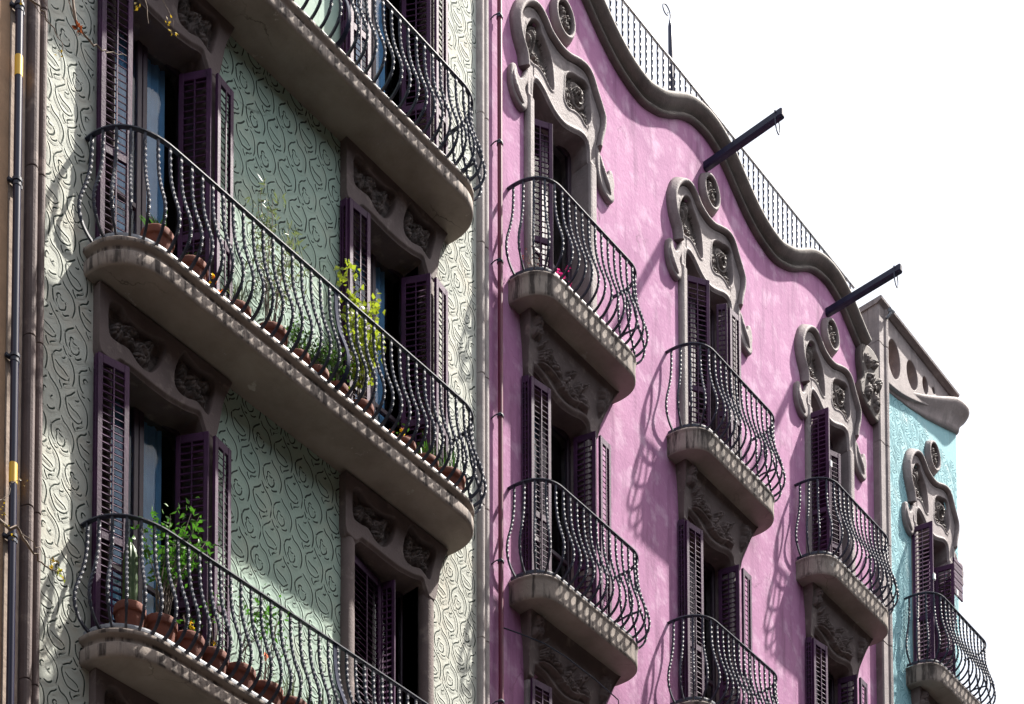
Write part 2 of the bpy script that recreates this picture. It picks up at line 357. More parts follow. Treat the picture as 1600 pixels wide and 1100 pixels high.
def sgraffito(name, panels, mats, parent, amp=1.0, wid=1.0, excl=(), y=-0.0015):
    VS = []; FS = []; MI = []; k = 0
    for (x0, x1, z0, z1, ax, az) in panels:
        for i in range(-14, 15):
            for j in range(-40, 41):
                cx = ax + .2655 * i + .1335 * j; cz = az - .285 * j
                if not (x0 - .15 < cx < x1 + .15 and z0 - .2 < cz < z1 + .2): continue
                if any(e[0] < cx < e[1] and e[2] < cz < e[3] for e in excl): continue
                jx, jz = RNG.normal(0, .006, 2)
                for path in (BUD if i % 2 == 0 else LEAF):
                    p = [(q[0] + RNG.normal(0, .0025), q[1] + RNG.normal(0, .0025)) for q in path]
                    c = catmull(p, 4) + np.array([cx + jx, cz + jz])
                    ok = (c[:, 0] > x0 + .004) & (c[:, 0] < x1 - .004) & (c[:, 1] > z0) & (c[:, 1] < z1)
                    if not ok.all():
                        if ok.sum() < 4: continue
                        idx = np.where(ok)[0]
                        if idx[-1] - idx[0] + 1 != len(idx): continue
                        c = c[idx]
                    t = np.gradient(c, axis=0); t /= np.linalg.norm(t, axis=1)[:, None] + 1e-9
                    nrm = np.stack([-t[:, 1], t[:, 0]], 1); n = len(c)
                    tap = np.clip(np.sin(np.linspace(0.2, math.pi - 0.2, n)) * 2.2, 0.5, 1)
                    wv = RNG.uniform(.85, 1.2)
                    prof = [(-.030, 0), (-.014, -.0016), (-.0066, -.0026), (-.0050, -.0004), (.0050, -.0004), (.0066, -.0026), (.014, -.0016), (.030, 0)]
                    for (o, h) in prof:
                        oo = o * wid * (tap * wv if abs(o) < .007 else tap ** .5)
                        VS.append(np.column_stack([c[:, 0] + nrm[:, 0] * oo, y + h * amp * tap, c[:, 1] + nrm[:, 1] * oo]))
                    for q in range(7):
                        a = k + q * n
                        for r in range(n - 1): FS.append((a + r, a + r + 1, a + n + r + 1, a + n + r)); MI.append(1 if q in (2, 3, 4) else 0)
                    k += 8 * n
    me = mesh_from(name, np.concatenate(VS), FS, mats, MI, True)
    return link(name, me, parent, kind='stuff')
exg = [(11.85, 13.3, 0, 40)]
sgraffito('incised_swirls', [(8.475, 8.96, 8.5, 15.2, 8.52, 11.36), (13.17, 13.875, 9.2, 18.9, 13.58, 12.17)], ['cream_lit', 'groove'], green_b)
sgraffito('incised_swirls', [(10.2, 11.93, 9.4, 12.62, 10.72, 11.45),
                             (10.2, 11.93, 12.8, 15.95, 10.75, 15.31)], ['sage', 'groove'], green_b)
sgraffito('incised_swirls', [(22.71, 25.04, 15.2, 20.1, 23.0, 19.0)], ['turq', 'turq_groove'], turq_b, amp=1.2, wid=1.0,
          excl=[(TX - .72, TX + .42, 15, 18.4), (TX - .8, TX + .45, 18.3, 19.3)], y=-0.002)

# ------------------------------------------------------------------ balconies
def plan(x0, x1, d, rl, rr):
    """slab outline from the wall on the left, round the front, to the wall on the right: points and outward normals"""
    pts = []; n = 2.2
    for k in range(17):
        t = math.pi / 2 * k / 16
        pts.append((x0 + rl * (1 - abs(math.cos(t)) ** (2 / n)), -d * abs(math.sin(t)) ** (2 / n)))
    m = int((x1 - rr - x0 - rl) / 0.12)
    for k in range(1, m): pts.append((x0 + rl + (x1 - rr - x0 - rl) * k / m, -d))
    for k in range(17):
        t = math.pi / 2 * (1 - k / 16)
        bulge = 0.05 * math.sin(math.pi * min(1, k / 16)) if k else 0
        pts.append((x1 - rr + rr * abs(math.cos(t)) ** (2 / n) + bulge, -d * abs(math.sin(t)) ** (2 / n)))
    P = np.array(pts); t = np.gradient(P, axis=0); t /= np.linalg.norm(t, axis=1)[:, None]
    N = np.stack([t[:, 1], -t[:, 0]], 1)
    return P, N
def sweep_plan(mb, P, N, prof, closed=False, sm=True, mi=0):
    rings = []
    for p, nn in zip(P, N):
        rings.append([(p[0] + nn[0] * o, min(p[1] + nn[1] * o, 0.0 if True else 9), z) for o, z in prof])
    mb.rings(rings, closed, mi, sm)
def resample(P, N, d, s0, s1=None):
    L = np.concatenate([[0], np.cumsum(np.linalg.norm(np.diff(P, axis=0), axis=1))]); e = L[-1] - (s1 if s1 is not None else s0)
    k = max(2, int(round((e - s0) / d)) + 1); q = np.linspace(s0, e, k)
    return [(np.interp(a, L, P[:, 0]), np.interp(a, L, P[:, 1]), np.interp(a, L, N[:, 0]), np.interp(a, L, N[:, 1])) for a in q]
def baluster_mesh(name, H, half=0.0098, turn=0.115, plain=False, bulge=1.0):
    ctrl = [(-.035, .045), (-.01, .048), (.03, .065), (.08, .105), (.118, .16), (.135, .23), (.132, .30), (.112, .38), (.078, .47), (.045, .57), (.018, .68), (.004, .80), (.0, .9), (.0, 1.0)]
    c = catmull([(a * bulge if a > 0 else a, z * H) for a, z in ctrl], 5)
    if plain: c = np.array([(0.0, z) for z in np.linspace(.04, H, 34)])
    L = np.concatenate([[0], np.cumsum(np.linalg.norm(np.diff(c, axis=0), axis=1))])
    q = np.linspace(0, L[-1], int(L[-1] / 0.0125)); c = np.stack([np.interp(q, L, c[:, 0]), np.interp(q, L, c[:, 1])], 1)
    rings = []
    for i, (o, z) in enumerate(c):
        a = c[max(i - 1, 0)]; b_ = c[min(i + 1, len(c) - 1)]; t = Vector((0, -(b_[0] - a[0]), b_[1] - a[1])).normalized()
        u = Vector((1, 0, 0)); v = t.cross(u)
        s = q[i] / q[-1]; tw = sstep(0.13, 0.2, s) * (1 - sstep(0.93, 0.99, s))
        s0 = max(0, (s - 0.16)) * q[-1]
        ang = 2 * math.pi * min(s0, q[-1] * .79) / (turn * 2)
        r = half * math.sqrt(2) * (1.0 + 0.12 * float(tw))
        rings.append([Vector((0, -o, z)) + (u * math.cos(ang + math.pi / 4 + k * math.pi / 2) + v * math.sin(ang + math.pi / 4 + k * math.pi / 2)) * r for k in range(4)])
    mb = MB(); mb.rings(rings, True, 0, False, True); return mb.mesh(name, 'iron')
BAL_S = baluster_mesh('baluster', 1.02); BAL_L = baluster_mesh('baluster', 0.95, 0.0105)
def railbar(mb, P, N, o, z, wd, ht, mi=0):
    prof = [(o - wd / 2, z), (o + wd / 2, z), (o + wd / 2, z + ht * .6), (o + wd * .3, z + ht), (o - wd * .3, z + ht), (o - wd / 2, z + ht * .6)]
    rings = [[(p[0] + n[0] * a, min(p[1] + n[1] * a, 0.02), zz) for a, zz in prof] for p, n in zip(P, N)]
    mb.rings(rings, True, mi, False, True)
def balcony(parent, x0, x1, ztop, d, rl, rr, H, prof, balm, pitch=0.118, label=None, straps=(), stay=True):
    P, N = plan(x0, x1, d, rl, rr)
    mb = MB(); full = [(o, ztop + dz) for o, dz in prof]
    sweep_plan(mb, P, N, full)
    n = len(P)
    top = [(p[0] + q[0] * full[0][0], p[1] + q[1] * full[0][0], full[0][1]) for p, q in zip(P, N)]
    bot = [(p[0] + q[0] * full[-1][0], p[1] + q[1] * full[-1][0], full[-1][1]) for p, q in zip(P, N)]
    mb.add(top + [(x1, 0.0, ztop), (x0, 0.0, ztop)], [tuple(range(n + 2))[::-1]]); mb.add(bot, [tuple(range(n))])
    sl_ = mb.obj('balcony', 'slab', parent, label=label)
    r = MB(); railbar(r, P, N, 0.0, ztop + H, 0.042, 0.017); r.obj('handrail', 'iron', sl_)
    r = MB(); railbar(r, P, N, -0.035, ztop + 0.038, 0.014, 0.034); r.obj('bottom_rail', 'flat_iron' if parent is green_b else 'iron', sl_)
    for (x, y, nx, ny) in resample(P, N, pitch, 0.07):
        link('baluster', balm, sl_, (x, y, ztop), math.atan2(nx, -ny))
    for xs_ in straps:                                 # broad flat stay with a deep belly
        c = catmull([(-.03, .02), (.06, .03), (.13, .08), (.165, .17), (.15, .29), (.10, .42), (.045, .56), (.01, .75), (0, H)], 5)
        s = MB(); s.rings([[(xs_ - .02, -d - o + .006, ztop + z), (xs_ + .02, -d - o + .006, ztop + z), (xs_ + .02, -d - o - .006, ztop + z + .004), (xs_ - .02, -d - o - .006, ztop + z + .004)] for o, z in c], True, 0, False, True)
        s.obj('stay_bar', 'stay_iron', sl_)
    if stay:
        pr = resample(P, N, pitch, 0.07); xx, yy, nx, ny = pr[-3]
        s = MB(); zz = ztop + H * .5; px, py = xx + nx * .07, yy + ny * .07
        s.tube([(px, py, zz), (px - .02, py * .5, zz + .01), (px - .02, 0.0, zz)], 0.012, 6); s.obj('wall_stay', 'iron', sl_)
    return sl_
PROF_L = [(0.0, 0.0), (.02, -.003), (.0245, -.010), (.0245, -.034), (.019, -.042), (-.006, -.052), (-.016, -.066), (-.015, -.088), (-.004, -.104), (.010, -.112), (.016, -.120), (.018, -.195), (.014, -.218), (.004, -.232), (-.008, -.236)]
PROF_S = [(-.006, 0.0), (.006, -.002), (.011, -.012), (.008, -.028), (.003, -.034), (.0, -.06), (.0, -.16), (.002, -.215), (-.002, -.245), (-.012, -.255)]
for zt in (16.13, 12.83, 9.50):
    balcony(green_b, 8.885, 13.43, zt, 0.475, 0.55, 0.34, 0.95, PROF_L, BAL_L, straps=(11.34,))
for i, c in enumerate(PX):
    for k, zt in enumerate(FL[:3]): balcony(pink_b, c - 0.945 + (0.01 if i else 0), c + 0.935, zt, 0.425, 0.36, 0.28, 1.02, PROF_S, BAL_S)
for zt in FL[:2]: balcony(turq_b, TX - 0.90, TX + 0.98, zt, 0.425, 0.36, 0.28, 1.02, PROF_S, BAL_S)

# ------------------------------------------------------------------ carved stone
def rose(u, v):
    """height of an open rose in the unit disc"""
    r = np.sqrt(u * u + v * v); th = np.arctan2(v, u)
    s = r * 3.4 - th / (2 * math.pi) + 0.22 * np.sin(3 * th + 5 * r)
    f = s - np.floor(s)
    return np.where(r < 1, (1 - r ** 2) * .35 + .75 * (f ** .7) * np.clip(1.15 - r, 0, 1) + 0.1, 0) * sstep(1.02, .93, r)
def lobe(X, Z, cx, cz, ang, a, b_, vein=True):
    u = (X - cx) * math.cos(ang) + (Z - cz) * math.sin(ang); v = -(X - cx) * math.sin(ang) + (Z - cz) * math.cos(ang)
    q = (u / a) ** 2 + (np.abs(v) / (b_ * np.clip(1 - .5 * (u / a), .3, 1.5))) ** 2
    h = np.clip(1 - q, 0, 1) ** .6
    if vein: h = h - .35 * np.exp(-(v / (.12 * b_)) ** 2) * (h > 0) - .18 * (np.sin(u / a * 14 + np.abs(v) / b_ * 6) > .3) * (h > .1)
    return np.clip(h, 0, 1)
def stalk(X, Z, pts, wd):
    d = np.full(X.shape, 9.0)
    c = catmull(pts, 5)
    for (a, b_), (e, f) in zip(c[:-1], c[1:]):
        L = (e - a) ** 2 + (f - b_) ** 2 + 1e-9; t = np.clip(((X - a) * (e - a) + (Z - b_) * (f - b_)) / L, 0, 1)
        d = np.minimum(d, np.hypot(X - a - t * (e - a), Z - b_ - t * (f - b_)))
    return np.sqrt(np.clip(1 - (d / wd) ** 2, 0, 1))
def column_grid(name, xv, lo, hi, nz, yfun, yback, mats, dark_fn=None):
    """front sheet over columns xv between lo and hi, with rims running back to yback"""
    nx = len(xv); T = np.linspace(0, 1, nz); T = T + 0.0
    X = np.repeat(xv[:, None], nz, 1); Z = lo[:, None] + (hi - lo)[:, None] * T[None, :]
    Y = yfun(X, Z)
    V = np.stack([X, Y, Z], -1).reshape(-1, 3).tolist(); F = []; mi = []
    dark_cells = dark_fn(X, Z) if dark_fn is not None else np.zeros(X.shape, bool)
    for i in range(nx - 1):
        for j in range(nz - 1):
            a = i * nz + j; F.append((a, a + nz, a + nz + 1, a + 1)); mi.append(1 if dark_cells[i, j] and dark_cells[i + 1, j + 1] else 0)
    sm = [True] * len(F)
    b0 = [i * nz for i in range(nx)] + [(nx - 1) * nz + j for j in range(1, nz)] + [i * nz + nz - 1 for i in range(nx - 2, -1, -1)] + [j for j in range(nz - 2, 0, -1)]
    k = len(V); m = len(b0)
    for rep in range(2):                               # duplicated rim vertices keep the edge crisp
        for q in b0: V.append([V[q][0], V[q][1] if rep == 0 else yback, V[q][2]])
    for q in range(m):
        a = k + q; c = k + (q + 1) % m; F.append((c, a, a + m, c + m)); mi.append(0); sm.append(True)
    return mesh_from(name, V, F, mats, mi, sm)

# ornate surround of the top-floor windows, drawn about the bay centre at floor level
UP = catmull([(-.925, 2.84), (-.915, 2.93), (-.86, 3.06), (-.77, 3.17), (-.69, 3.225), (-.62, 3.245), (-.55, 3.235), (-.47, 3.185), (-.40, 3.125), (-.30, 3.09), (-.19, 3.075), (-.06, 3.095), (.09, 3.155), (.21, 3.19), (.30, 3.185), (.37, 3.135), (.44, 3.03), (.51, 2.94), (.565, 2.86), (.578, 2.82)], 5)
LOL = catmull([(-.925, 2.84), (-.905, 2.74), (-.86, 2.65), (-.81, 2.57), (-.785, 2.46), (-.778, 2.3), (-.775, 2.15)], 5)
LOR = catmull([(.49, 2.15), (.49, 2.35), (.497, 2.46), (.525, 2.57), (.56, 2.67), (.577, 2.76), (.578, 2.82)], 5)
OPEN = catmull([(-.645, 2.15), (-.642, 2.33), (-.625, 2.40), (-.59, 2.43), (-.54, 2.43), (-.46, 2.40), (-.37, 2.34), (-.25, 2.29), (-.1, 2.28), (.06, 2.33), (.18, 2.38), (.265, 2.395), (.315, 2.365), (.332, 2.28), (.335, 2.15)], 5)
CART1 = catmull([(-.79, 2.76), (-.77, 2.91), (-.70, 3.05), (-.62, 3.12), (-.54, 3.12), (-.50, 3.05), (-.42, 2.98), (-.345, 2.88), (-.31, 2.73), (-.30, 2.56), (-.36, 2.535), (-.46, 2.60), (-.57, 2.625), (-.70, 2.59), (-.77, 2.65)], 4, True)
CART2 = catmull([(-.08, 2.74), (-.065, 2.89), (.02, 2.98), (.15, 3.03), (.27, 3.07), (.345, 3.04), (.365, 2.9), (.385, 2.74), (.36, 2.64), (.29, 2.565), (.21, 2.60), (.1, 2.595), (-.03, 2.55), (-.09, 2.60)], 4, True)
MED = [(-.12 + .135 * math.cos(t), 3.50 + .165 * math.sin(t)) for t in np.linspace(0, 2 * math.pi, 24, endpoint=False)]
def _mono(a): 
    o = np.argsort(a[:, 0], kind='stable'); return a[o]
def surround_mesh():
    xv = np.unique(np.concatenate([np.linspace(-.924, .577, 190), [-.774, -.646, -.641, .3345, .338, .489]]))
    hi = np.interp(xv, *_mono(UP).T)
    lo = np.where(xv < -.775, np.interp(xv, *_mono(LOL).T), np.where(xv < -.643, 2.15, np.where(xv < .336, np.interp(xv, *_mono(OPEN[3:-3]).T), np.where(xv < .49, 2.15, np.interp(xv, *_mono(LOR).T)))))
    hi = np.maximum(hi, lo + .004)
    outline = np.concatenate([LOL[::-1], UP[1:], LOR[::-1][1:]])
    inner = np.concatenate([outline, OPEN[::-1]])
    def yf(X, Z):
        y = np.full(X.shape, -.035)
        de = sdf(X, Z, inner)
        y += .018 * (1 - sstep(0, .022, de))                       # rounded outer edge
        y -= .010 * np.exp(-((de - .035) / .016) ** 2)             # raised bead along the edge
        d1 = sdf(X, Z, CART1); d2 = sdf(X, Z, CART2)
        c = np.maximum(d1, d2)
        y -= .010 * np.exp(-((c + .014) / .012) ** 2)
        y += .095 * sstep(-.004, .016, c)
        # tall bud, stem and leaves
        h = 1.0 * lobe(X, Z, -.655, 2.90, 1.2, .17, .085, False) * (1 + .3 * np.sin((X + Z * .4) * 90))
        h = np.maximum(h, .8 * lobe(X, Z, -.60, 3.04, .6, .085, .05))
        h = np.maximum(h, .85 * lobe(X, Z, -.71, 2.76, 2.2, .10, .06)); h = np.maximum(h, .9 * lobe(X, Z, -.56, 2.73, -.5, .12, .055))
        h = np.maximum(h, .85 * lobe(X, Z, -.43, 2.67, -1.0, .11, .05)); h = np.maximum(h, .8 * lobe(X, Z, -.40, 2.60, -.4, .09, .04))
        h = np.maximum(h, .7 * stalk(X, Z, [(-.64, 2.8), (-.56, 2.70), (-.46, 2.64), (-.36, 2.57)], .016))
        y -= .095 * h * sstep(.004, .025, d1)
        # open rose
        rr = rose((X - .19) / .185, (Z - 2.87) / .17)
        h = rr
        h = np.maximum(h, .75 * lobe(X, Z, .0, 2.76, 2.0, .13, .07)); h = np.maximum(h, .8 * lobe(X, Z, .08, 2.64, .2, .13, .055))
        h = np.maximum(h, .9 * lobe(X, Z, .30, 2.66, -1.3, .1, .065)); h = np.maximum(h, .7 * lobe(X, Z, -.03, 2.92, 1.2, .09, .05))
        h = np.maximum(h, .7 * lobe(X, Z, .33, 3.0, .8, .07, .05))
        y -= .10 * h * sstep(.002, .025, d2)
        return y
    def dark_cells(X, Z): return np.maximum(sdf(X, Z, CART1), sdf(X, Z, CART2)) > .006  # cells inside the cartouches take the darker stone
    return column_grid('window_surround', xv, lo, hi, 130, yf, 0.34, ['stone', 'relief'], dark_cells)
SURR = surround_mesh()
def ring_sweep(path, prof, closed=False):
    """PATH in XZ; PROF = (offset along the outward normal, y)"""
    P = np.asarray(path); t = np.gradient(P, axis=0)
    if closed: t = (np.roll(P, -1, 0) - np.roll(P, 1, 0))
    t /= np.linalg.norm(t, axis=1)[:, None]; N = np.stack([-t[:, 1], t[:, 0]], 1)
    rings = [[(p[0] + n[0] * o, y, p[1] + n[1] * o) for o, y in prof] for p, n in zip(P, N)]
    if closed: rings.append(rings[0])
    mb = MB(); mb.rings(rings, True, 0, True); 
    if not closed: mb.add(rings[0], [tuple(range(len(prof)))]); mb.add(rings[-1], [tuple(range(len(prof)))[::-1]])
    return mb
outl = np.concatenate([LOL[::-1][9:], UP[1:], LOR[::-1][1:-9]])
HOOD = ring_sweep(outl, [(-.012, -.02), (-.010, -.085), (-.002, -.098), (.010, -.104), (.022, -.102), (.034, -.09), (.066, -.045), (.092, .002), (.0, .01)]).mesh('hood_mould', 'stone')
med = np.array([(-.12 + .165 * math.cos(-t), 3.50 + .205 * math.sin(-t)) for t in np.linspace(0, 2 * math.pi, 40, endpoint=False)])
MEDR = ring_sweep(med, [(-.026, .0), (-.026, -.07), (-.018, -.084), (-.006, -.088), (.006, -.084), (.014, -.072), (.030, -.035), (.042, .002), (-.02, .002)], True).mesh('medallion_ring', 'stone')
def medal_mesh():
    xv = np.linspace(-.262, .022, 60); q = np.sqrt(np.clip(1 - ((xv + .12) / .1425) ** 2, 0.0, 1)) * .182
    def yf(X, Z):
        h = np.maximum.reduce([lobe(X, Z, -.14, 3.58, 1.9, .08, .05), .9 * lobe(X, Z, -.06, 3.46, -1.0, .09, .05), .8 * lobe(X, Z, -.17, 3.44, -2.2, .07, .045), lobe(X, Z, -.05, 3.56, .6, .07, .04), rose((X + .12) / .06, (Z - 3.5) / .06)])
        return -.012 - .065 * h
    return column_grid('medallion_flower', xv, 3.5 - q - .002, 3.5 + q + .002, 60, yf, 0.0, ['relief'])
MEDF = medal_mesh()
def lump(name, poly, y0, ext, bev, m, peak=None):
    """rounded stone lump: 2-D outline, extruded and bevelled by a curve"""
    cu = bpy.data.curves.new('tmp', 'CURVE'); cu.dimensions = '2D'; cu.fill_mode = 'BOTH'; cu.extrude = ext; cu.bevel_depth = bev; cu.bevel_resolution = 2; cu.offset = -bev
    sp = cu.splines.new('POLY'); sp.points.add(len(poly) - 1); sp.use_cyclic_u = True
    for p, (x, z) in zip(sp.points, poly): p.co = (x, z, 0, 1)
    o = bpy.data.objects.new('tmp', cu); COL.objects.link(o)
    dg = bpy.context.evaluated_depsgraph_get(); me = bpy.data.meshes.new_from_object(o.evaluated_get(dg))
    COL.objects.unlink(o); bpy.data.objects.remove(o); bpy.data.curves.remove(cu)
    me.transform(Matrix.Translation((0, y0, 0)) @ Matrix.Rotation(math.pi / 2, 4, 'X')); me.name = name
    me.materials.clear(); me.materials.append(M[m]); me.polygons.foreach_set('use_smooth', [True] * len(me.polygons)); me.polygons.foreach_set('material_index', [0] * len(me.polygons))
    return me
def flourish(pts, rad, name):
    """scrolled stone tendril: tapered tube along a path, flattened on the wall"""
    c = catmull(pts, 5); r = np.interp(np.linspace(0, 1, len(c)), np.linspace(0, 1, len(rad)), rad)
    mb = MB(); mb.tube([tuple(p) for p in c], [float(q) for q in r], 10); return mb.mesh(name, 'stone')
HKL = catmull([(-.995, 2.335), (-1.045, 2.30), (-1.065, 2.2), (-1.055, 2.08), (-1.0, 1.98), (-.92, 1.925), (-.84, 1.92), (-.78, 1.98), (-.776, 2.09), (-.81, 2.15), (-.80, 2.21), (-.76, 2.30), (-.765, 2.42), (-.80, 2.40), (-.845, 2.30), (-.895, 2.245), (-.935, 2.26), (-.955, 2.315)], 4, True)
HKR = catmull([(.47, 2.45), (.52, 2.41), (.57, 2.31), (.63, 2.22), (.68, 2.25), (.72, 2.33), (.78, 2.31), (.815, 2.2), (.80, 2.10), (.81, 2.02), (.75, 1.95), (.67, 1.955), (.58, 1.99), (.51, 2.08), (.47, 2.2)], 4, True)
def flourish(poly, ridge, name):
    me = lump(name, [tuple(p) for p in poly], -.024, .012, .026, 'stone')
    return me
def bead(pts, rad):
    c = catmull(pts, 5); r = np.interp(np.linspace(0, 1, len(c)), np.linspace(0, 1, len(rad)), rad)
    mb = MB(); mb.tube([tuple(p) for p in c], [float(q) for q in r], 10); return mb.mesh('flourish_ridge', 'stone')
FLL = flourish(HKL, None, 'flourish'); FLR = flourish(HKR, None, 'flourish')
FLL2 = bead([(-.99, -.045, 2.28), (-1.01, -.055, 2.16), (-.97, -.06, 2.05), (-.89, -.055, 1.99), (-.83, -.045, 2.01)], [.018, .03, .036, .03, .014])
FLR2 = bead([(.53, -.045, 2.36), (.58, -.055, 2.22), (.66, -.06, 2.10), (.73, -.05, 2.03)], [.02, .032, .036, .016])
def jamb_mesh(x0, x1, z0, z1, inner_right=True, f=.12, name='jamb'):
    a, b_ = (x0, x1)
    prof = [(a, .0), (a, -f + .04), (a + .012, -f + .018), (a + .03, -f + .008), (a + .045, -f), (b_ - .04, -f), (b_ - .02, -f + .006), (b_, -f + .025), (b_, .34), (a, .34)] if inner_right else \
           [(a, .34), (a, -f + .025), (a + .02, -f + .006), (a + .04, -f), (b_ - .045, -f), (b_ - .03, -f + .008), (b_ - .012, -f + .018), (b_, -f + .04), (b_, .0), (b_, .34)]
    mb = MB(); mb.rings([[(x, y, z) for x, y in prof] for z in (z0, z1)], True, 0, False, True); return mb.mesh(name, 'stone')
JL = jamb_mesh(-.774, -.642, -0.115, 2.152, True, .062); JR = jamb_mesh(.336, .488, -0.115, 2.152, False, .062)
for me_ in (SURR, HOOD, MEDR, MEDF, FLL, FLL2, FLR, FLR2, JL, JR): me_.transform(Matrix.Translation((.10, 0, .115)))
def shutter_leaf(parent, p0, p1, z0, z1, individual=True, stuff=None, cols=2):
    """louvred leaf from plan point p0 to p1; slats are children"""
    wd = math.hypot(p1[0] - p0[0], p1[1] - p0[1]); rz = math.atan2(p1[1] - p0[1], p1[0] - p0[0]); h = z1 - z0
    key = (round(wd, 2), round(h, 2)); st = min(.045, wd * .2); th = .016
    mb = MB(); bv = .003
    mb.box(0, st, -th, th, 0, h, 0, bv); mb.box(wd - st, wd, -th, th, 0, h, 0, bv)
    mid = h * .36
    for (a, c) in ((0, .09), (mid - .035, mid + .035), (h - .075, h)): mb.box(st, wd - st, -th + .002, th - .002, a, c, 0, bv)
    mb.box(wd / 2 - .006, wd / 2 + .006, -th - .006, -th + .004, .09, h - .08)
    f = mb.obj('shutter', 'shutter', parent, loc=(p0[0], p0[1], z0), rz=rz)
    ln = wd - 2 * st + .004
    if individual and key not in SLAT:
        s = MB(); a = R(38); t_, d_ = .0035, .023
        c0 = [(-t_, -d_), (t_, -d_), (t_, d_), (-t_, d_)]
        ring = [(y * math.sin(a) + z_ * -math.cos(a) * -1 if False else (z_ * math.sin(a) + y * math.cos(a)), z_ * math.cos(a) - y * math.sin(a)) for y, z_ in c0]
        s.rings([[(x, yy, zz) for yy, zz in ring] for x in (0, ln)], True, 0, False, True)
        SLAT[key] = s.mesh('slat', 'shutter')
    z = .09 + .03
    while z < h - .09:
        if not (mid - .055 < z < mid + .055):
            if individual: link('slat', SLAT[key], f, (st - .002, 0, z), local=True)
            else: stuff.append((Matrix.Translation((p0[0], p0[1], z0 + z)) @ Matrix.Rotation(rz, 4, 'Z') @ Matrix.Translation((st - .002, 0, 0)), ln))
        z += .062
    return f
SLAT = {}
def stuff_slats(lst, parent):
    if not lst: return
    mb = MB(); a = R(38); t_, d_ = .0035, .023
    ring = [(z_ * math.sin(a) + y * math.cos(a), z_ * math.cos(a) - y * math.sin(a)) for y, z_ in ((-t_, -d_), (t_, -d_), (t_, d_), (-t_, d_))]
    for Mx, ln in lst: mb.rings([[Mx @ Vector((x, yy, zz)) for yy, zz in ring] for x in (0, ln)], True, 0, False, True)
    mb.obj('slats', 'shutter', parent, kind='stuff')
def window(parent, x0, x1, z0, z1, curtain=None, y=.20):
    """two-leaf glazed door at the back of the reveal, with the dark room behind it"""
    mb = MB(); xm = (x0 + x1) / 2; s = .055
    for a, c in ((x0, x0 + s), (xm - s, xm - .004), (xm + .004, xm + s), (x1 - s, x1)): mb.box(a, c, y, y + .05, z0, z1, 0, .005)
    for a, c in ((x0 + s, xm - s), (xm + s, x1 - s)):
        for u, v in ((z0, z0 + .32), (z1 - .10, z1), (z0 + .95, z0 + 1.0)): mb.box(a, c, y + .004, y + .046, u, v, 0, .005)
    f = mb.obj('window', 'frame', parent)
    for a, c in ((x0 + s, xm - s), (xm + s, x1 - s)):
        p = MB(); p.box(a, c, y + .022, y + .027, z0 + .32, z1 - .10); p.obj('pane', 'glass', f)
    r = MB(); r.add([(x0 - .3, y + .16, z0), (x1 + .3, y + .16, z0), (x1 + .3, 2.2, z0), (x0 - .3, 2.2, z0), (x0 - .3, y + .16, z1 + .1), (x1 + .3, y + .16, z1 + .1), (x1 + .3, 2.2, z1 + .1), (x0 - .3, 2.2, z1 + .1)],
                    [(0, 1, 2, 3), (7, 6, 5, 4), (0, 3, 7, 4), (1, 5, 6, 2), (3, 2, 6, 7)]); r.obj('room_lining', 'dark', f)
    if curtain:
        a, c, m = curtain; n = 60
        V = []; F = []
        for i in range(n + 1):
            x = a + (c - a) * i / n; yy = y + .085 + .014 * math.sin(i * .8) + .006 * math.sin(i * 2.1 + 1)
            V += [(x, yy, z0 + .02), (x, yy, z1 - .03)]
        for i in range(n): F.append((2 * i, 2 * i + 2, 2 * i + 3, 2 * i + 1))
        link('curtain', mesh_from('curtain', V, F, m, None, True), f)
    return f

# top-floor windows of the pink and turquoise buildings
for bi, (c, parent) in enumerate([(PX[0], pink_b), (PX[1], pink_b), (PX[2], pink_b), (TX, turq_b)]):
    zf = FL[0]
    s = link('window_surround', SURR, parent, (c, 0, zf))
    link('hood_mould', HOOD, s, (c, 0, zf)); link('medallion_ring', MEDR, s, (c, 0, zf)); link('medallion_flower', MEDF, s, (c, 0, zf))
    link('jamb', JL, s, (c, 0, zf)); link('jamb', JR, s, (c, 0, zf))
    for q in (FLL, FLL2, FLR, FLR2): link('flourish', q, s, (c, 0, zf))
    window(parent, c - .54, c + .435, zf, zf + 2.56)
ss = []
S = lambda *a, **k: shutter_leaf(pink_b, *a, stuff=ss, **k)
zt = FL[0]
S((14.80, .06), (15.06, -.09), zt + .03, zt + 2.16)
S((17.72, -.02), (18.0, -.19), zt + .03, zt + 2.22); S((18.36, -.06), (18.43, -.17), zt + .03, zt + 2.22, individual=False); S((18.47, -.17), (18.70, -.18), zt + .03, zt + 2.2)
S((20.62, -.02), (20.70, -.28), zt + .03, zt + 2.18); S((20.72, -.27), (20.75, -.02), zt + .03, zt + 2.18, individual=False); S((21.12, .10), (21.46, -.02), zt + .03, zt + 2.1, individual=False)

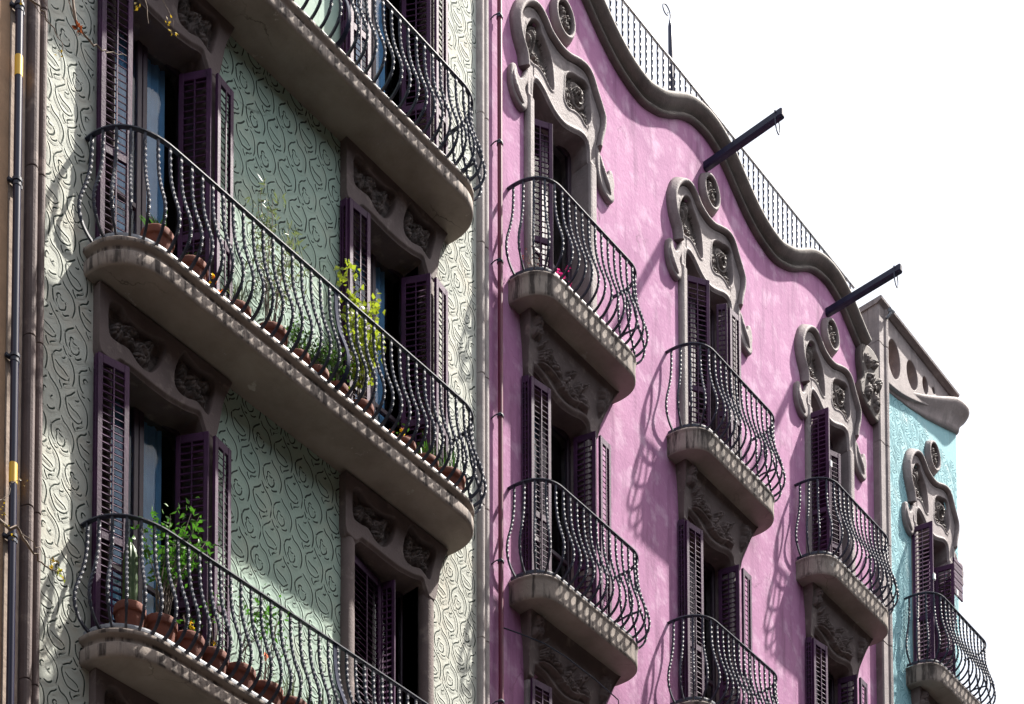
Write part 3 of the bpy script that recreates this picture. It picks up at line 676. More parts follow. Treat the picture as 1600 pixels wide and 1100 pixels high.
# console headers of the lower pink windows
def console_mesh(w0=-.74, w1=.60, zl=-.63):
    ctrl_hi = 0.0
    LO = catmull([(-.62, -.56), (-.59, -.545), (-.54, -.545), (-.41, -.565), (-.29, -.62), (-.12, -.665), (.08, -.645), (.24, -.60), (.33, -.595), (.385, -.63), (.40, -.68)], 5)
    xv = np.unique(np.concatenate([np.linspace(-.76, .84, 150), [-.70, -.62, -.617, .398, .402]]))
    L = np.array([(-.76, -.02), (-.745, -.15), (-.715, -.36), (-.70, -.70), (-.62, -.70)]); Rr = np.array([(.402, -.70), (.54, -.70), (.57, -.56), (.63, -.42), (.71, -.24), (.80, -.08), (.84, -.02)])
    lo = np.where(xv < -.618, np.interp(xv, *L.T), np.where(xv < .40, np.interp(xv, *_mono(LO).T), np.interp(xv, *Rr.T)))
    hi = np.zeros_like(xv)
    def yf(X, Z):
        t = np.clip((Z + .72) / .72, 0, 1)
        y = -.06 - .095 * t ** 1.7
        lox = np.interp(X, xv, lo); dl = Z - lox
        y += .03 * (1 - sstep(0, .03, dl))
        y -= .014 * np.exp(-((dl - .045) / .016) ** 2)
        h = np.zeros(X.shape)
        for (cx, cz, a, l, w_) in [(-.63, -.10, 1.9, .08, .06), (-.60, -.20, -.9, .07, .05), (-.66, -.22, -1.8, .06, .04), (-.44, -.30, .6, .13, .03), (-.42, -.35, .3, .14, .03), (-.42, -.41, .05, .13, .03), (-.50, -.25, .9, .11, .028),
                                   (-.25, -.40, -.6, .14, .055), (-.08, -.42, .9, .12, .06), (-.12, -.52, -.3, .13, .05), (.06, -.50, -.4, .12, .05), (.12, -.36, 1.2, .10, .05), (.26, -.48, -.9, .14, .045), (.22, -.30, .7, .12, .04), (.0, -.28, .5, .1, .04), (.58, -.22, -1.2, .12, .07), (.55, -.34, -1.5, .09, .045)]:
            h = np.maximum(h, lobe(X, Z, cx, cz, a, l, w_))
        h = np.maximum(h, .8 * stalk(X, Z, [(-.55, -.48), (-.4, -.46), (-.2, -.5), (0, -.56), (.2, -.5), (.34, -.55)], .014))
        h = np.maximum(h, .8 * rose((X + .02) / .09, (Z + .47) / .09))
        y -= .085 * h * sstep(.05, .08, dl)
        return y
    return column_grid('window_header', xv, lo, np.maximum(hi, lo + .003), 84, yf, .34, ['brown_stone'])
CONS = console_mesh()
JL2 = jamb_mesh(-.70, -.618, 0.0, 2.37, True, .065); JR2 = jamb_mesh(.401, .545, 0.0, 2.37, False, .065)
for i, c in enumerate(PX + [TX]):
    parent = pink_b if i < 3 else turq_b
    for k in (1, 2):
        if i == 3 and k == 2: continue
        zf = FL[k]; top = FL[k - 1] - .245
        h = link('window_header', CONS, parent, (c, 0, top)); link('jamb', JL2, h, (c, 0, zf)); link('jamb', JR2, h, (c, 0, zf))
        window(parent, c - .62, c + .40, zf, zf + 2.52, (c - .25, c + .02, 'curtain') if i == 0 else None)
for i, c in enumerate(PX):
    zf = FL[1]; ind = i < 2
    S((c - .70, -.10), (c - .41, -.14), zf + .03, zf + 2.36, individual=ind)
    S((c - .73, -.01), (c - .70, -.085), zf + .03, zf + 2.38, individual=False)
    S((c + .36, .13), (c + .44, -.12), zf + .03, zf + 2.40, individual=ind); S((c + .49, -.13), (c + .70, -.12), zf + .03, zf + 2.38, individual=False)
    zf = FL[2]; S((c - .70, -.10), (c - .41, -.14), zf + .03, zf + 2.36, individual=False)
stuff_slats(ss, pink_b)
ts = []
shutter_leaf(turq_b, (TX - .66, -.01), (TX - .60, -.30), FL[0] + .03, FL[0] + 2.2, stuff=ts); shutter_leaf(turq_b, (TX + .28, .1), (TX + .36, -.16), FL[0] + .03, FL[0] + 2.14, stuff=ts)
shutter_leaf(turq_b, (TX + .06, .10), (TX + .30, .12), FL[0] + .03, FL[0] + 2.14, stuff=ts)
mb = MB()
for k in range(9): mb.box(24.56, 24.84, -.17 + .004 * (k % 2), -.145, FL[0] + 1.68 + k * .062, FL[0] + 1.738 + k * .062, 0, .004)
mb.box(24.56, 24.59, -.15, -.0, FL[0] + 1.9, FL[0] + 1.93); mb.box(24.80, 24.83, -.15, -.0, FL[0] + 1.9, FL[0] + 1.93); mb.obj('awning_flap', 'shutter', turq_b)

for q in ((20.72, -.285, 17.55), (21.06, -.03, 17.23)): mb = MB(); mb.box(q[0] - .03, q[0] + .02, q[1] - .02, q[1] + .005, q[2] - .05, q[2] + .05, 0, .01); mb.obj('shutter_catch', 'white', pink_b)
for q in ((23.60, -.31, 17.50), (24.45, -.25, 17.72)): mb = MB(); mb.box(q[0] - .03, q[0] + .03, q[1] - .02, q[1] + .005, q[2] - .05, q[2] + .05, 0, .01); mb.obj('shutter_catch', 'white', turq_b)

# ------------------------------------------------------------------ windows of the green building
def header_mesh():
    """flat carved lintel with two leaf-shaped cartouches; origin on the bay centre, z measured down from the slab above"""
    xv = np.linspace(-.66, .81, 180); ctr = 0
    lo = np.interp(xv, [-.66, -.64, -.50, -.46, -.30, -.1, .1, .3, .42, .47, .49, .63, .66, .72, .81], [-.55, -.62, -.64, -.565, -.56, -.575, -.575, -.545, -.505, -.52, -.66, -.66, -.42, -.2, -.02])
    k = np.ones(9) / 9; lo[6:-6] = np.convolve(lo, k, 'same')[6:-6]
    C1 = catmull([(-.55, -.13), (-.555, -.38), (-.47, -.41), (-.35, -.40), (-.24, -.47), (-.12, -.46), (-.02, -.34), (.03, -.2), (.03, -.09), (-.15, -.14), (-.34, -.14), (-.44, -.07)], 4, True)
    C2 = catmull([(.24, -.06), (.15, -.28), (.16, -.42), (.26, -.45), (.39, -.41), (.47, -.44), (.53, -.45), (.57, -.32), (.61, -.17), (.59, -.08), (.43, -.10), (.31, -.06)], 4, True)
    def yf(X, Z):
        lox = np.interp(X, xv, lo); dl = Z - lox
        y = np.full(X.shape, -.09) + .03 * (1 - sstep(0, .035, dl))
        d1 = sdf(X, Z, C1); d2 = sdf(X, Z, C2); c = np.maximum(d1, d2)
        y += .075 * sstep(-.006, .02, c)
        h = np.zeros(X.shape)
        for (cx, cz, a, l, w_) in [(-.44, -.27, 1.2, .10, .06), (-.33, -.30, -.5, .10, .05), (-.20, -.38, .3, .10, .05), (-.12, -.22, 1.0, .10, .05), (-.30, -.2, .2, .1, .04), (.25, -.2, 1.7, .1, .05), (.24, -.36, -1.0, .08, .05), (.38, -.22, .5, .11, .05), (.5, -.2, .9, .09, .05), (.46, -.36, -.9, .09, .05)]:
            h = np.maximum(h, lobe(X, Z, cx, cz, a, l, w_))
        h = np.maximum(h, rose((X + .18) / .1, (Z + .30) / .1)); h = np.maximum(h, rose((X - .40) / .09, (Z + .30) / .09))
        return y - .085 * h * sstep(.004, .03, c)
    def dark_cells(X, Z): return np.maximum(sdf(X, Z, C1), sdf(X, Z, C2)) > .010  # cells inside both insets take the darker stone
    return column_grid('window_header', xv, lo, np.zeros_like(xv), 90, yf, .34, ['brown_stone', 'relief'], dark_cells)
HEAD = header_mesh()
def round_jamb(x0, x1, z0, z1):
    cx, r = (x0 + x1) / 2, (x1 - x0) / 2; mb = MB()
    prof = [(x0, .34)] + [(cx - r * math.cos(math.pi * k / 12), -.02 - .065 * math.sin(math.pi * k / 12)) for k in range(13)] + [(x1, .34)]
    mb.rings([[(x, y, z) for x, y in prof] for z in (z0, z1)], True, 0, True, True); return mb.mesh('jamb', 'brown_stone')
GJL = round_jamb(-.64, -.49, 0, 2.53); GJR = round_jamb(.485, .635, 0, 2.50)
gs = []
G = lambda *a, **k: shutter_leaf(green_b, *a, stuff=gs, **k)
for ci, c in enumerate((9.635, 12.53)):
    for ri, zf in enumerate((16.13, 12.83, 9.50, 6.19)):
        h = link('window_header', HEAD, green_b, (c, 0, zf + 3.07)); link('jamb', GJL, h, (c, 0, zf)); link('jamb', GJR, h, (c, 0, zf))
        window(green_b, c - .49, c + .485, zf, zf + 2.62, None if (ci, ri) == (1, 2) else (c - .44, c + (.26 if ci else .31), 'curtain'))
        if ri == 3: continue
        vis = (ci, ri) in ((0, 1), (0, 2), (1, 1))
        if (ci, ri) == (1, 2):
            G((c - .46, .04), (c + .04, .13), zf + .03, zf + 2.44, individual=False); G((c + .06, .15), (c + .12, .0), zf + .03, zf + 2.44, individual=False); continue
        if ci == 0: G((8.955, -.09), (9.235, -.15), zf + .03, zf + 2.44, individual=vis); G((8.98, -.03), (8.96, -.085), zf + .03, zf + 2.44, individual=False)
        else: G((11.88, -.11), (12.15, -.125), zf + .03, zf + 2.44, individual=vis); G((11.86, -.02), (11.87, -.10), zf + .03, zf + 2.44, individual=False)
        a = c + .35
        G((a, .13), (a + .15, -.13), zf + .03, zf + 2.42, individual=vis); G((a + .19, -.15), (a + .41, -.115), zf + .03, zf + 2.40, individual=vis and ci == 0)
stuff_slats(gs, green_b)

# ------------------------------------------------------------------ wavy cornice, roof railing, hoists
xs = np.linspace(14.06, 22.05, 260); cp = np.stack([xs, wave(xs)], 1)
CPROF = [(-.0, .0), (-.004, -.03), (.004, -.058), (.018, -.075), (.036, -.072), (.046, -.052), (.052, -.034), (.066, -.045), (.08, -.075), (.10, -.105), (.13, -.145), (.165, -.165), (.195, -.16), (.215, -.135), (.222, -.08), (.225, .30), (.1, .30)]
ring_sweep(cp, CPROF).obj('cornice', 'cornice', pink_b)
# floral drop at the cornice's right end
DROP = catmull([(21.98, 20.10), (21.95, 19.85), (22.0, 19.66), (21.93, 19.52), (21.96, 19.36), (22.16, 19.26), (22.42, 19.22), (22.50, 19.5), (22.52, 19.75), (22.56, 19.95), (22.5, 20.12), (22.25, 20.2)], 4, True)
dr = link('cornice_drop', lump('cornice_drop', DROP.tolist(), -.045, .025, .03, 'cornice'), pink_b)
def drop_mesh():
    xv = np.linspace(21.98, 22.5, 44); lo = np.interp(xv, [21.98, 22.16, 22.5], [19.38, 19.3, 19.28]); hi = np.full_like(xv, 20.1)
    def yf(X, Z):
        h = np.zeros(X.shape)
        for (cx, cz, a, l, w_) in [(22.12, 19.5, 1.4, .14, .08), (22.32, 19.45, 1.9, .16, .08), (22.2, 19.72, .7, .12, .08), (22.4, 19.75, 1.2, .14, .07), (22.1, 19.92, 2.2, .12, .07), (22.3, 19.98, .5, .13, .07), (22.25, 19.6, -.8, .1, .05)]: h = np.maximum(h, lobe(X, Z, cx, cz, a, l, w_))
        return -.075 - .10 * h * sstep(0.02, .07, sdf(X, Z, DROP)) - .035 * np.exp(-((sdf(X, Z, DROP) - .035) / .014) ** 2) + .05 * (sdf(X, Z, DROP) < .012)
    return column_grid('carved_flowers', xv, lo, hi, 60, yf, -.03, ['relief'])
link('carved_flowers', drop_mesh(), dr)

rail = thing('roof_railing', 'thin iron railing of twisted bars along the roof above the wavy cornice', 'railing', (18.3, .25, 19.8))
mb = MB(); mb.box(14.1, 22.42, .235, .265, 21.37, 21.395, 0, .004); mb.obj('top_rail', 'flat_iron', rail)
mb = MB(); mb.box(14.1, 22.42, .24, .26, 20.44, 20.46, 0, .003); mb.obj('bottom_rail', 'iron', rail)
RB = baluster_mesh('baluster', 1.5, 0.0088, 0.19, plain=True)
RB.materials.clear(); RB.materials.append(M['beam'])
for k in range(68): link('baluster', RB, rail, (14.2 + k * .121, .25, 19.87))
b = MB(); b.box(14.07, 22.44, .31, 9, 19.755, 19.87); b.obj('roof_terrace', 'slab', pink_b)
pole = thing('roof_pole', 'navy roof pole topped with a thin iron scroll behind the roof railing', 'pole', (18.02, .3, 19.87))
mb = MB(); mb.tube([(18.02, .33, 19.87), (17.99, .33, 21.6), (17.985, .33, 21.95), (17.982, .33, 22.04)], [.034, .032, .030, .010], 8); mb.obj('shaft', 'navy', pole)
pts = []
for k in range(40):
    t = k / 39; a = t * 2.05 * math.pi; r = .085 * (1 - .55 * t)
    pts.append((17.895 + r * math.cos(a) * 1.1, .33, 22.095 + r * math.sin(a)))
mb = MB(); mb.tube([(17.982, .33, 22.03), (17.985, .33, 22.07)] + pts, .008, 6); mb.obj('scroll', 'iron', pole)
for i, (c, lab) in enumerate(((18.23, 'navy hoist beam with iron ring above the middle pink window'), (21.19, 'navy hoist beam with iron ring above the farthest pink window'), )):
    t = thing('hoist_beam', lab, 'beam', (c, 0, 20.09), 'hoist beams under the pink cornice')
    mb = MB(); mb.box(c - .045, c + .045, -1.10, .1, 20.035, 20.145, 0, .018); mb.obj('beam', 'beam', t)
    mb = MB(); mb.tube([(c - .06, -1.02, 20.12), (c + .06, -1.02, 20.12)], .012, 6); mb.obj('pin', 'flat_iron', t)
    pts = [(c + .05 * math.cos(a) , -1.02 + .01 * math.sin(a), 19.985 + .125 * math.sin(a)) for a in np.linspace(0, 2 * math.pi, 25)]
    mb = MB(); mb.tube(pts, .0075, 6); mb.obj('ring', 'iron', t)

# ------------------------------------------------------------------ pierced parapet of the turquoise building
def parapet():
    lowc = catmull([(22.70, 20.02), (22.9, 20.05), (23.2, 20.12), (23.55, 20.24), (24.05, 20.45), (24.6, 20.76), (24.82, 20.90)], 5)
    cu = bpy.data.curves.new('tmp', 'CURVE'); cu.dimensions = '2D'; cu.fill_mode = 'BOTH'; cu.extrude = .11; cu.bevel_depth = .012
    outer = [(22.70, 21.0)] + lowc.tolist() + [(24.82, 21.0)]
    polys = [outer]
    for cx, cz, a, c in ((22.94, 20.47, .195, .29), (23.49, 20.565, .18, .215), (23.90, 20.66, .10, .14), (24.165, 20.74, .055, .06)):
        polys.append([(cx + a * math.cos(t), cz + c * math.sin(t)) for t in np.linspace(0, 2 * math.pi, 32, endpoint=False)])
    for q in polys:
        sp = cu.splines.new('POLY'); sp.points.add(len(q) - 1); sp.use_cyclic_u = True
        for p, (x, z) in zip(sp.points, q): p.co = (x, z, 0, 1)
    o = bpy.data.objects.new('tmp', cu); COL.objects.link(o); dg = bpy.context.evaluated_depsgraph_get()
    me = bpy.data.meshes.new_from_object(o.evaluated_get(dg)); COL.objects.unlink(o); bpy.data.objects.remove(o)
    me.transform(Matrix.Translation((0, .04, 0)) @ Matrix.Rotation(math.pi / 2, 4, 'X')); me.materials.clear(); me.materials.append(M['stone'])
    me.polygons.foreach_set('material_index', [0] * len(me.polygons)); me.name = 'parapet'; return me, lowc
pm, lowc = parapet()
pa = link('parapet', pm, turq_b)
mb = MB(); mb.rings([[(x, y, z) for y, z in ((-.17, 21.0), (-.175, 21.03), (-.16, 21.05), (.2, 21.05), (.2, 20.97), (-.10, 20.97), (-.13, 20.985))] for x in (22.42, 23.2, 24.1, 24.83)], True, 0, False, True); mb.obj('coping', 'stone', pa)
# swelling moulding under the parapet, thickest where it turns the corner
path = [(x, 0.0, 0.0, -1.0, x) for x in np.linspace(22.70, 25.0, 30)] + [(25.0 + .05 * math.sin(a), -.05 + .05 + .05 - .05 * math.cos(a) - .0, math.sin(a), -math.cos(a), 25.0 + .05 * math.sin(a)) for a in np.linspace(.2, math.pi / 2, 8)] + [(25.05, yy, 1.0, 0.0, 25.05) for yy in (.2, .5)]
rings = []
for (x, y, nx, ny, q) in path:
    bz = float(np.interp(q, [22.88, 23.14, 23.54, 24.05, 24.61, 25.05], [20.0, 20.05, 20.14, 20.28, 20.47, 20.63]))
    tz = float(np.interp(q, [22.7, 23.0, 23.4, 23.8, 24.25, 24.68, 24.85, 25.05], [20.10, 20.17, 20.30, 20.47, 20.69, 20.92, 20.965, 20.965]))
    p = .07 + .15 * float(sstep(23.2, 25.0, q)); h = tz - bz
    rings.append([(x + nx * o * p, y + ny * o * p, bz + f * h) for o, f in ((-.3, 0), (.15, 0), (.28, .06), (.30, .16), (.38, .32), (.60, .52), (.88, .68), (1.0, .80), (.98, .90), (.80, .97), (.4, 1.0), (-.3, 1.0))])
mb = MB(); mb.rings(rings, True, 0, True, True); mb.obj('curved_moulding', 'stone', pa)
mb = MB(); mb.box(22.46, 22.66, .22, .62, 19.5, 20.94); mb.obj('parapet_end', 'reddish', pa)
mb = MB(); mb.box(22.442, 22.698, .05, .22, 19.5, 20.97, 0, .01); mb.obj('parapet_pier', 'stone', pa)
mb = MB(); mb.tube([(22.62, -.14, 20.84), (22.62, -.19, 20.87), (22.64, -.20, 20.93)], .02, 8); mb.tube([(22.60, -.20, 20.93), (22.70, -.20, 20.95)], .03, 8); mb.obj('pipe_fitting', 'flat_iron', pa)
mb = MB()
for k in range(7): mb.tube([(22.9 + k * .13, .45, 20.2), (22.95 + k * .13, .45, 20.9)], .012, 5)
mb.obj('terrace_bars', 'beam', pa)
mb = MB(); mb.box(22.72, 24.8, .7, .75, 20.0, 20.9); mb.obj('terrace_screen', 'reddish', pa)
# white sky shows over the parapet: the terrace itself
# ------------------------------------------------------------------ pipes and cable
p = thing('drainpipe', 'navy blue drainpipe with two yellow bands beside the brown moulding', 'drainpipe', (8.165, -.06, GZ))
mb = MB(); mb.tube([(8.165, -.065, z) for z in np.arange(GZ, 17.01, 1.33)], .032, 14); mb.obj('pipe', 'navy', p)
for z0, z1 in ((13.76, 13.93), (10.38, 10.545)): mb = MB(); mb.tube([(8.165, -.065, z0), (8.165, -.065, z1)], .0335, 14); mb.obj('painted_band', 'yellow', p)
for z in (14.36, 12.89, 11.43, 9.95, 8.5):
    mb = MB(); mb.tube([(8.165, -.065, z - .012), (8.165, -.065, z + .012)], .042, 12); mb.box(8.10, 8.23, -.045, -.02, z - .012, z + .012); mb.tube([(8.165, -.065, z - .05), (8.165, -.065, z - .02)], .036, 12); mb.obj('bracket', 'iron', p)
p = thing('drainpipe', 'wine red drainpipe clipped to the left edge of the pink wall', 'drainpipe', (14.2, -.05, GZ))
mb = MB(); mb.tube([(14.2, -.06, z) for z in np.arange(GZ, 20.4, 1.4)], .0275, 12); mb.obj('pipe', 'wine', p)
for z in (18.90, 17.49, 16.18, 14.49, 12.91, 11.4):
    mb = MB(); mb.tube([(14.2, -.06, z - .012), (14.2, -.06, z + .012)], .036, 10); mb.tube([(14.2, -.09, z), (14.15, -.10, z - .01), (14.12, -.05, z - .03), (14.12, 0.0, z - .04)], .007, 5); mb.obj('bracket', 'iron', p)
cb = MB(); cb.tube([(14.25, -.02, 12.25), (14.43, -.10, 12.24), (14.75, -.21, 12.23), (15.1, -.235, 12.235), (15.6, -.235, 12.23), (16.05, -.215, 12.22), (16.3, -.05, 12.23)], .007, 5)
co = cb.obj('cable', 'iron'); co['label'] = 'thin black cable strung under the lower left pink balcony'; co['category'] = 'cable'

# ------------------------------------------------------------------ plants
def leaf_cluster(mb, centers, size, aspect=2.2, n_per=1, droop=.2, mi=0, rnd=random):
    for (x, y, z) in centers:
        for _ in range(n_per):
            d = Vector((rnd.gauss(0, 1), rnd.gauss(0, 1), rnd.gauss(0, .7) - droop)).normalized(); u = d.orthogonal().normalized()
            u.rotate(Matrix.Rotation(rnd.uniform(0, 6.28), 3, d)); n_ = d.cross(u); L = size * rnd.uniform(.65, 1.25); W = L / aspect / 2
            p = Vector((x, y, z)); c = n_ * (W * .35)
            mb.add([p, p + d * L * .35 + u * W + c, p + d * L, p + d * L * .35 - u * W + c, p + d * L * .5 - c * .5], [(0, 1, 4), (1, 2, 4), (0, 4, 3), (4, 2, 3)], mi, True)
def pot_mesh(r, h, saucer=False):
    prof = [(0, .0), (r * .68, 0), (r * .72, .01), (r * .92, h * .76), (r * .93, h * .78), (r * 1.02, h * .78), (r * 1.04, h * .8), (r * 1.05, h * .97), (r * 1.02, h), (r * .93, h), (r * .9, h * .86)]
    if saucer: prof = [(0, 0), (r * .9, 0), (r * 1.1, .03), (r * 1.06, .03), (r * .74, .012)] + prof[3:]
    n = 20; mb = MB(); mb.rings([[(q * math.cos(2 * math.pi * k / n), q * math.sin(2 * math.pi * k / n), z) for k in range(n)] for q, z in prof], True, 0, True)
    return mb.mesh('pot', 'terracotta')
def disc(r, z, m, name, parent):
    mb = MB(); n = 16; mb.add([(r * math.cos(2 * math.pi * k / n), r * math.sin(2 * math.pi * k / n), z + .012 * math.sin(k * 2.3)) for k in range(n)] + [(0, 0, z + .02)], [(k, (k + 1) % n, n) for k in range(n)], 0, True)
    return link(name, mb.mesh(name, m), parent, local=True)
def potted(label, x, y, z, r, h, kind, cat='potted plant', **k):
    t = thing('potted_plant', label, cat, (x, y, z), k.get('group'))
    link('pot', pot_mesh(r, h), t, local=True); disc(r * .91, h * .85, 'soil', 'soil', t)
    rnd = random.Random(hash(label) % 9999 if False else sum(map(ord, label)))
    H = k.get('H', .3); mb = MB(); st = MB(); m = k.get('m', 'leaf'); fl = None
    if kind == 'grass':
        for q in range(k.get('n', 26)):
            a = rnd.uniform(0, 6.28); l = H * rnd.uniform(.5, 1); o = rnd.uniform(.1, .5) * l; bx, by = rnd.uniform(-.5, .5) * r, rnd.uniform(-.5, .5) * r
            pr = [Vector((bx + math.cos(a) * o * t_ ** 1.6, by + math.sin(a) * o * t_ ** 1.6, h * .85 + l * t_ - o * .5 * t_ ** 3)) for t_ in (0, .35, .7, 1)]
            s_ = Vector((-math.sin(a), math.cos(a), 0)); wv = k.get('w', .009)
            mb.add([pr[0] - s_ * wv, pr[0] + s_ * wv, pr[1] + s_ * wv, pr[1] - s_ * wv, pr[2] + s_ * wv * .7, pr[2] - s_ * wv * .7, pr[3]], [(0, 1, 2, 3), (3, 2, 4, 5), (5, 4, 6)], 0, True)
    elif kind == 'cactus':
        rings = []
        for i in range(12):
            t_ = i / 11; q = .055 * math.sqrt(max(0.02, 1 - (max(0, t_ - .75) / .25) ** 2)); 
            rings.append([((q * (1 + .13 * math.cos(8 * a))) * math.cos(a), (q * (1 + .13 * math.cos(8 * a))) * math.sin(a), h * .85 + H * t_) for a in np.linspace(0, 2 * math.pi, 32, endpoint=False)])
        mb.rings(rings, True, 0, True, True)
    elif kind == 'aloe':
        for q in range(k.get('n', 9)):
            a = q * 2.4; l = H * rnd.uniform(.75, 1); o = l * rnd.uniform(.12, .35)
            c = [Vector((math.cos(a) * (.02 + o * t_), math.sin(a) * (.02 + o * t_), h * .85 + l * t_)) for t_ in (0, .4, .75, 1)]
            mb.tube(c, [.02, .018, .011, .002], 5)
    else:
        stems = k.get('stems', 5); sp_ = k.get('spread', .15); lean = k.get('lean', (0, 0))
        for q in range(stems):
            a = rnd.uniform(0, 6.28); hh = H * rnd.uniform(.6, 1.0)
            ex, ey = lean[0] * hh / H + math.cos(a) * sp_ * rnd.uniform(.3, 1), lean[1] + math.sin(a) * sp_ * .6 * rnd.uniform(.3, 1)
            p0 = (rnd.uniform(-.3, .3) * r, rnd.uniform(-.3, .3) * r, h * .82)
            c = catmull([p0, (p0[0] * .7 + ex * .25, p0[1] + ey * .3, h + hh * .4), (ex * .7, ey * .7, h + hh * .75), (ex, ey, h + hh)], 5)
            st.tube([tuple(v) for v in c], [float(v) for v in np.linspace(k.get('sr', .006), .002, len(c))], 5)
            pts = []
            for _ in range(k.get('leaves', 16)):
                t_ = rnd.uniform(k.get('low', .25), 1) ** .8; v = c[min(len(c) - 1, int(t_ * len(c)))]
                s_ = k.get('fuzz', .05); pts.append((v[0] + rnd.gauss(0, s_), v[1] + rnd.gauss(0, s_), v[2] + rnd.gauss(0, s_)))
            leaf_cluster(mb, pts, k.get('ls', .05), k.get('asp', 2.2), 1, k.get('droop', .15), 0, rnd)
        if st.v: link('stem', st.mesh('stem', 'bark'), t, local=True)
    if mb.v: link('foliage', mb.mesh('foliage', m), t, local=True)
    for (m2, cnt, zz, sp2) in k.get('flowers', ()):
        for _ in range(cnt):
            f = MB()
            cx, cy, cz = rnd.gauss(k.get('fx', 0), sp2), rnd.gauss(0, sp2 * .7) - .03, h + zz + rnd.gauss(0, sp2 * .7)
            leaf_cluster(f, [(cx, cy, cz)] * 7, .035, 1.3, 1, -.1, 0, rnd)
            link('flower', f.mesh('flower', m2), t, local=True)
    return t
PG = 'terracotta pots on the green balconies'
yb = -.275; z1 = 9.50; z0 = 12.83
potted('tall ribbed cactus in terracotta pot at the left end of the lower green balcony', 9.21, -.225, z1, .130, .31, 'cactus', 'cactus', H=.62, m='leaf_dark')
potted('bushy bright green climber in second terracotta pot of the lower green balcony', 9.49, yb, z1, .138, .31, 'bush', H=1.05, stems=14, spread=.36, leaves=32, ls=.07, asp=2.3, fuzz=.05, low=.35, m='leaf', lean=(.16, -.04), sr=.007)
potted('terracotta pot with one yellow bloom beside the bright green climber', 9.79, yb, z1, .138, .31, 'bush', H=.25, stems=3, spread=.08, leaves=6, ls=.05, m='leaf', flowers=[('petal_yellow', 2, .1, .03)])
potted('terracotta pot with yellow bloom on a thin stem under the right shutter, lower green balcony', 10.06, yb, z1, .135, .30, 'bush', H=.55, stems=4, spread=.15, leaves=10, ls=.045, m='leaf', low=.6, flowers=[('petal_yellow', 1, .14, .02)])
potted('bare terracotta pot holding leggy stems with trailing green leaves against the sage wall', 10.36, yb, z1, .15, .30, 'bush', H=.75, stems=6, spread=.2, leaves=14, ls=.06, m='leaf', low=.55, lean=(.2, 0))
potted('wide terracotta pot with a small red bud, lower green balcony', 10.67, yb, z1, .16, .28, 'bush', H=.85, stems=6, spread=.25, leaves=12, ls=.055, m='leaf', low=.6, lean=(.05, 0), flowers=[('petal_rose', 1, .3, .02)])
potted('terracotta pot of thin arching grass next to the spiky aloe', 10.98, yb, z1, .16, .28, 'grass', H=.6, n=30, m='leaf_grey', w=.004)
potted('spiky upright aloe low on the right of the lower green balcony', 11.32, yb, z1, .12, .2, 'aloe', H=.42, m='leaf_dark', n=10)
potted('second spiky aloe farther right on the lower green balcony', 11.62, yb, z1, .12, .2, 'aloe', H=.40, m='leaf_dark', n=9)
potted('terracotta pot with a grassy tuft in front of the blue curtain, upper green balcony', 9.42, yb, z0, .14, .30, 'grass', H=.26, n=60, m='leaf', w=.007)
potted('terracotta pot with a trailing grassy plant and orange flowers, upper green balcony', 9.80, yb, z0, .135, .28, 'grass', H=.18, n=24, m='leaf_dark', flowers=[('petal_orange', 7, -.08, .045), ('petal_yellow', 2, .02, .03)], fx=.2)
potted('low dark trough of thin pale stems left of the feathery shrub', 10.32, yb, z0, .12, .23, 'grass', H=.35, n=40, m='leaf_grey', w=.006)
potted('tall feathery grey green shrub rising above the upper green handrail', 10.72, yb, z0, .15, .26, 'bush', H=1.35, stems=13, spread=.34, leaves=44, ls=.07, asp=4.5, fuzz=.05, low=.25, m='leaf_grey', lean=(.18, .02), sr=.006)
potted('small dark rosette shrub right of the feathery shrub', 11.06, yb, z0, .11, .25, 'bush', H=.30, stems=8, spread=.13, leaves=24, ls=.045, m='leaf_dark', low=.3)
potted('round dark leafed plant in small terracotta pot near the flat iron stay', 11.30, yb, z0, .11, .25, 'bush', H=.30, stems=9, spread=.15, leaves=26, ls=.045, asp=1.6, m='leaf_dark', low=.2)
potted('lush round leafed plant in small terracotta pot right of the flat iron stay', 11.56, yb, z0, .11, .25, 'bush', H=.40, stems=8, spread=.14, leaves=24, ls=.05, asp=1.5, m='leaf_dark', low=.2)
potted('yellow green climber with small round leaves by the right window, upper green balcony', 11.88, yb, z0, .12, .26, 'bush', H=1.28, stems=13, spread=.26, leaves=46, ls=.058, asp=1.2, fuzz=.045, low=.2, m='leaf_yellow', lean=(.02, 0), sr=.006)
potted('low dish of pink and yellow flowers, upper green balcony', 12.45, yb, z0, .13, .22, 'bush', H=.12, stems=4, spread=.1, leaves=6, ls=.04, m='leaf', flowers=[('petal_rose', 5, .06, .06), ('petal_yellow', 3, .05, .07)])
potted('small terracotta pot with yellow flower and bright grass tuft, upper green balcony', 12.78, yb, z0, .13, .24, 'grass', H=.30, n=40, m='leaf', w=.006, flowers=[('petal_yellow', 3, .08, .05)])
potted('wide terracotta bowl with upright grass at the right end of the upper green balcony', 13.12, -.255, z0, .18, .27, 'grass', H=.45, n=40, m='leaf', w=.005)
potted('dish of magenta flowers on the top left pink balcony', 14.98, -.27, FL[0], .09, .10, 'bush', H=.08, stems=3, spread=.05, leaves=4, ls=.04, m='leaf_dark', flowers=[('petal_pink', 16, .11, .07)])
potted('small potted plant with dry brown twigs at left end of top pink balcony', 14.64, -.14, FL[0], .07, .10, 'bush', H=.28, stems=6, spread=.12, leaves=5, ls=.03, m='leaf_brown', low=.6)

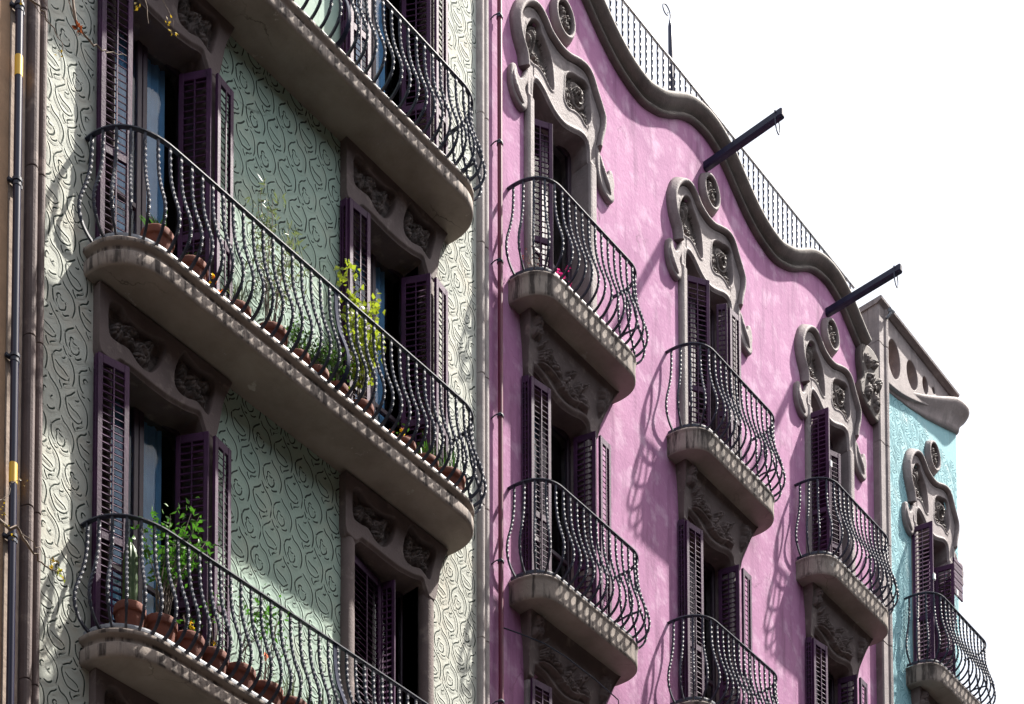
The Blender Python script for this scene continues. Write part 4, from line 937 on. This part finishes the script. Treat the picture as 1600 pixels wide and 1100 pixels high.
# ------------------------------------------------------------------ street tree whose twigs reach into the picture
tree = thing('street_tree', 'nearly bare street tree twigs with yellow buds in front of the navy pipe', 'tree', (5.9, -2.2, GZ))
tk = MB(); tk.tube([(5.9, -2.2, GZ), (5.85, -2.2, 3), (5.95, -2.1, 7), (6.1, -2.0, 9.5), (6.3, -1.8, 12), (6.6, -1.5, 14.6)], [.17, .15, .12, .09, .06, .03], 10); tk.obj('trunk', 'bark', tree)
def twig(pts, r0, r1, name='branch'):
    c = catmull(pts, 4); c[1:-1] += RNG.normal(0, .008, (len(c) - 2, 3)); mb = MB()
    mb.tube([tuple(p) for p in c], [float(v) for v in np.linspace(r0, r1, len(c))], 5); mb.obj(name, 'bark', tree); return c
ty = -1.0
twig([(6.1, -2.0, 9.3), (6.8, -1.3, 9.18), (7.41, ty, 9.215), (7.57, ty, 9.23), (7.70, ty, 9.13), (7.80, ty, 9.09), (7.95, ty, 9.10)], .02, .003)
twig([(7.60, ty, 9.22), (7.72, ty, 9.20), (7.84, ty, 9.17)], .004, .002)
twig([(7.40, ty, 9.36), (7.46, ty, 9.42), (7.50, ty, 9.55), (7.58, ty, 9.63)], .005, .002); twig([(7.0, -1.2, 9.2), (7.25, ty, 9.25), (7.40, ty, 9.36)], .008, .005)
twig([(6.6, -1.5, 14.6), (7.2, -1.1, 14.2), (7.9, ty, 13.75), (8.03, ty, 13.50), (8.12, ty, 13.43), (8.22, ty, 13.44), (8.34, ty, 13.48), (8.50, ty, 13.57)], .015, .003)
twig([(6.6, -1.5, 14.6), (7.1, -1.1, 13.9), (7.45, ty, 13.4), (7.62, ty, 13.34), (7.72, ty, 13.32), (7.85, ty, 13.27), (7.90, ty, 13.16)], .014, .002)
twig([(7.2, -1.1, 13.85), (7.55, ty, 13.45), (7.66, ty, 13.33), (7.78, ty, 13.30)], .005, .002); twig([(7.95, ty, 13.62), (8.03, ty, 13.46), (8.06, ty, 13.40)], .005, .002)
twig([(7.4, -1.05, 13.75), (7.62, ty, 13.50), (7.76, ty, 13.40)], .005, .002)
def buds(pts, m, size, n=6, spread=.018):
    mb = MB(); leaf_cluster(mb, [(p[0] + random.gauss(0, spread), p[1] + random.gauss(0, spread), p[2] + random.gauss(0, spread)) for p in pts for _ in range(n)], size, 1.5); mb.obj('leaf_cluster', m, tree)
buds([(7.92, ty, 9.10), (7.86, ty, 9.15)], 'leaf_autumn', .032, 8, .02); buds([(7.95, ty, 9.09)], 'leaf_yellow', .035, 6)
buds([(7.46, ty, 9.40), (7.42, ty, 9.28), (7.52, ty, 9.18), (7.60, ty, 9.62), (7.48, ty, 9.24)], 'leaf_autumn', .022, 4)
buds([(7.89, ty, 13.14), (7.87, ty, 13.09), (7.52, ty, 13.26)], 'leaf_autumn', .02, 4, .008)
buds([(8.05, ty, 13.44), (8.06, ty, 13.43)], 'leaf_brown', .055, 5, .012)
twig([(7.9, -1.05, 14.6), (8.6, ty, 14.3), (8.72, ty, 14.0)], .006, .002); buds([(8.62, ty, 14.06), (8.93, ty, 14.18), (8.97, ty, 14.13)], 'leaf_autumn', .034, 6, .015)
twig([(8.3, ty, 14.42), (8.8, ty, 14.35), (8.97, ty, 14.15)], .004, .002)
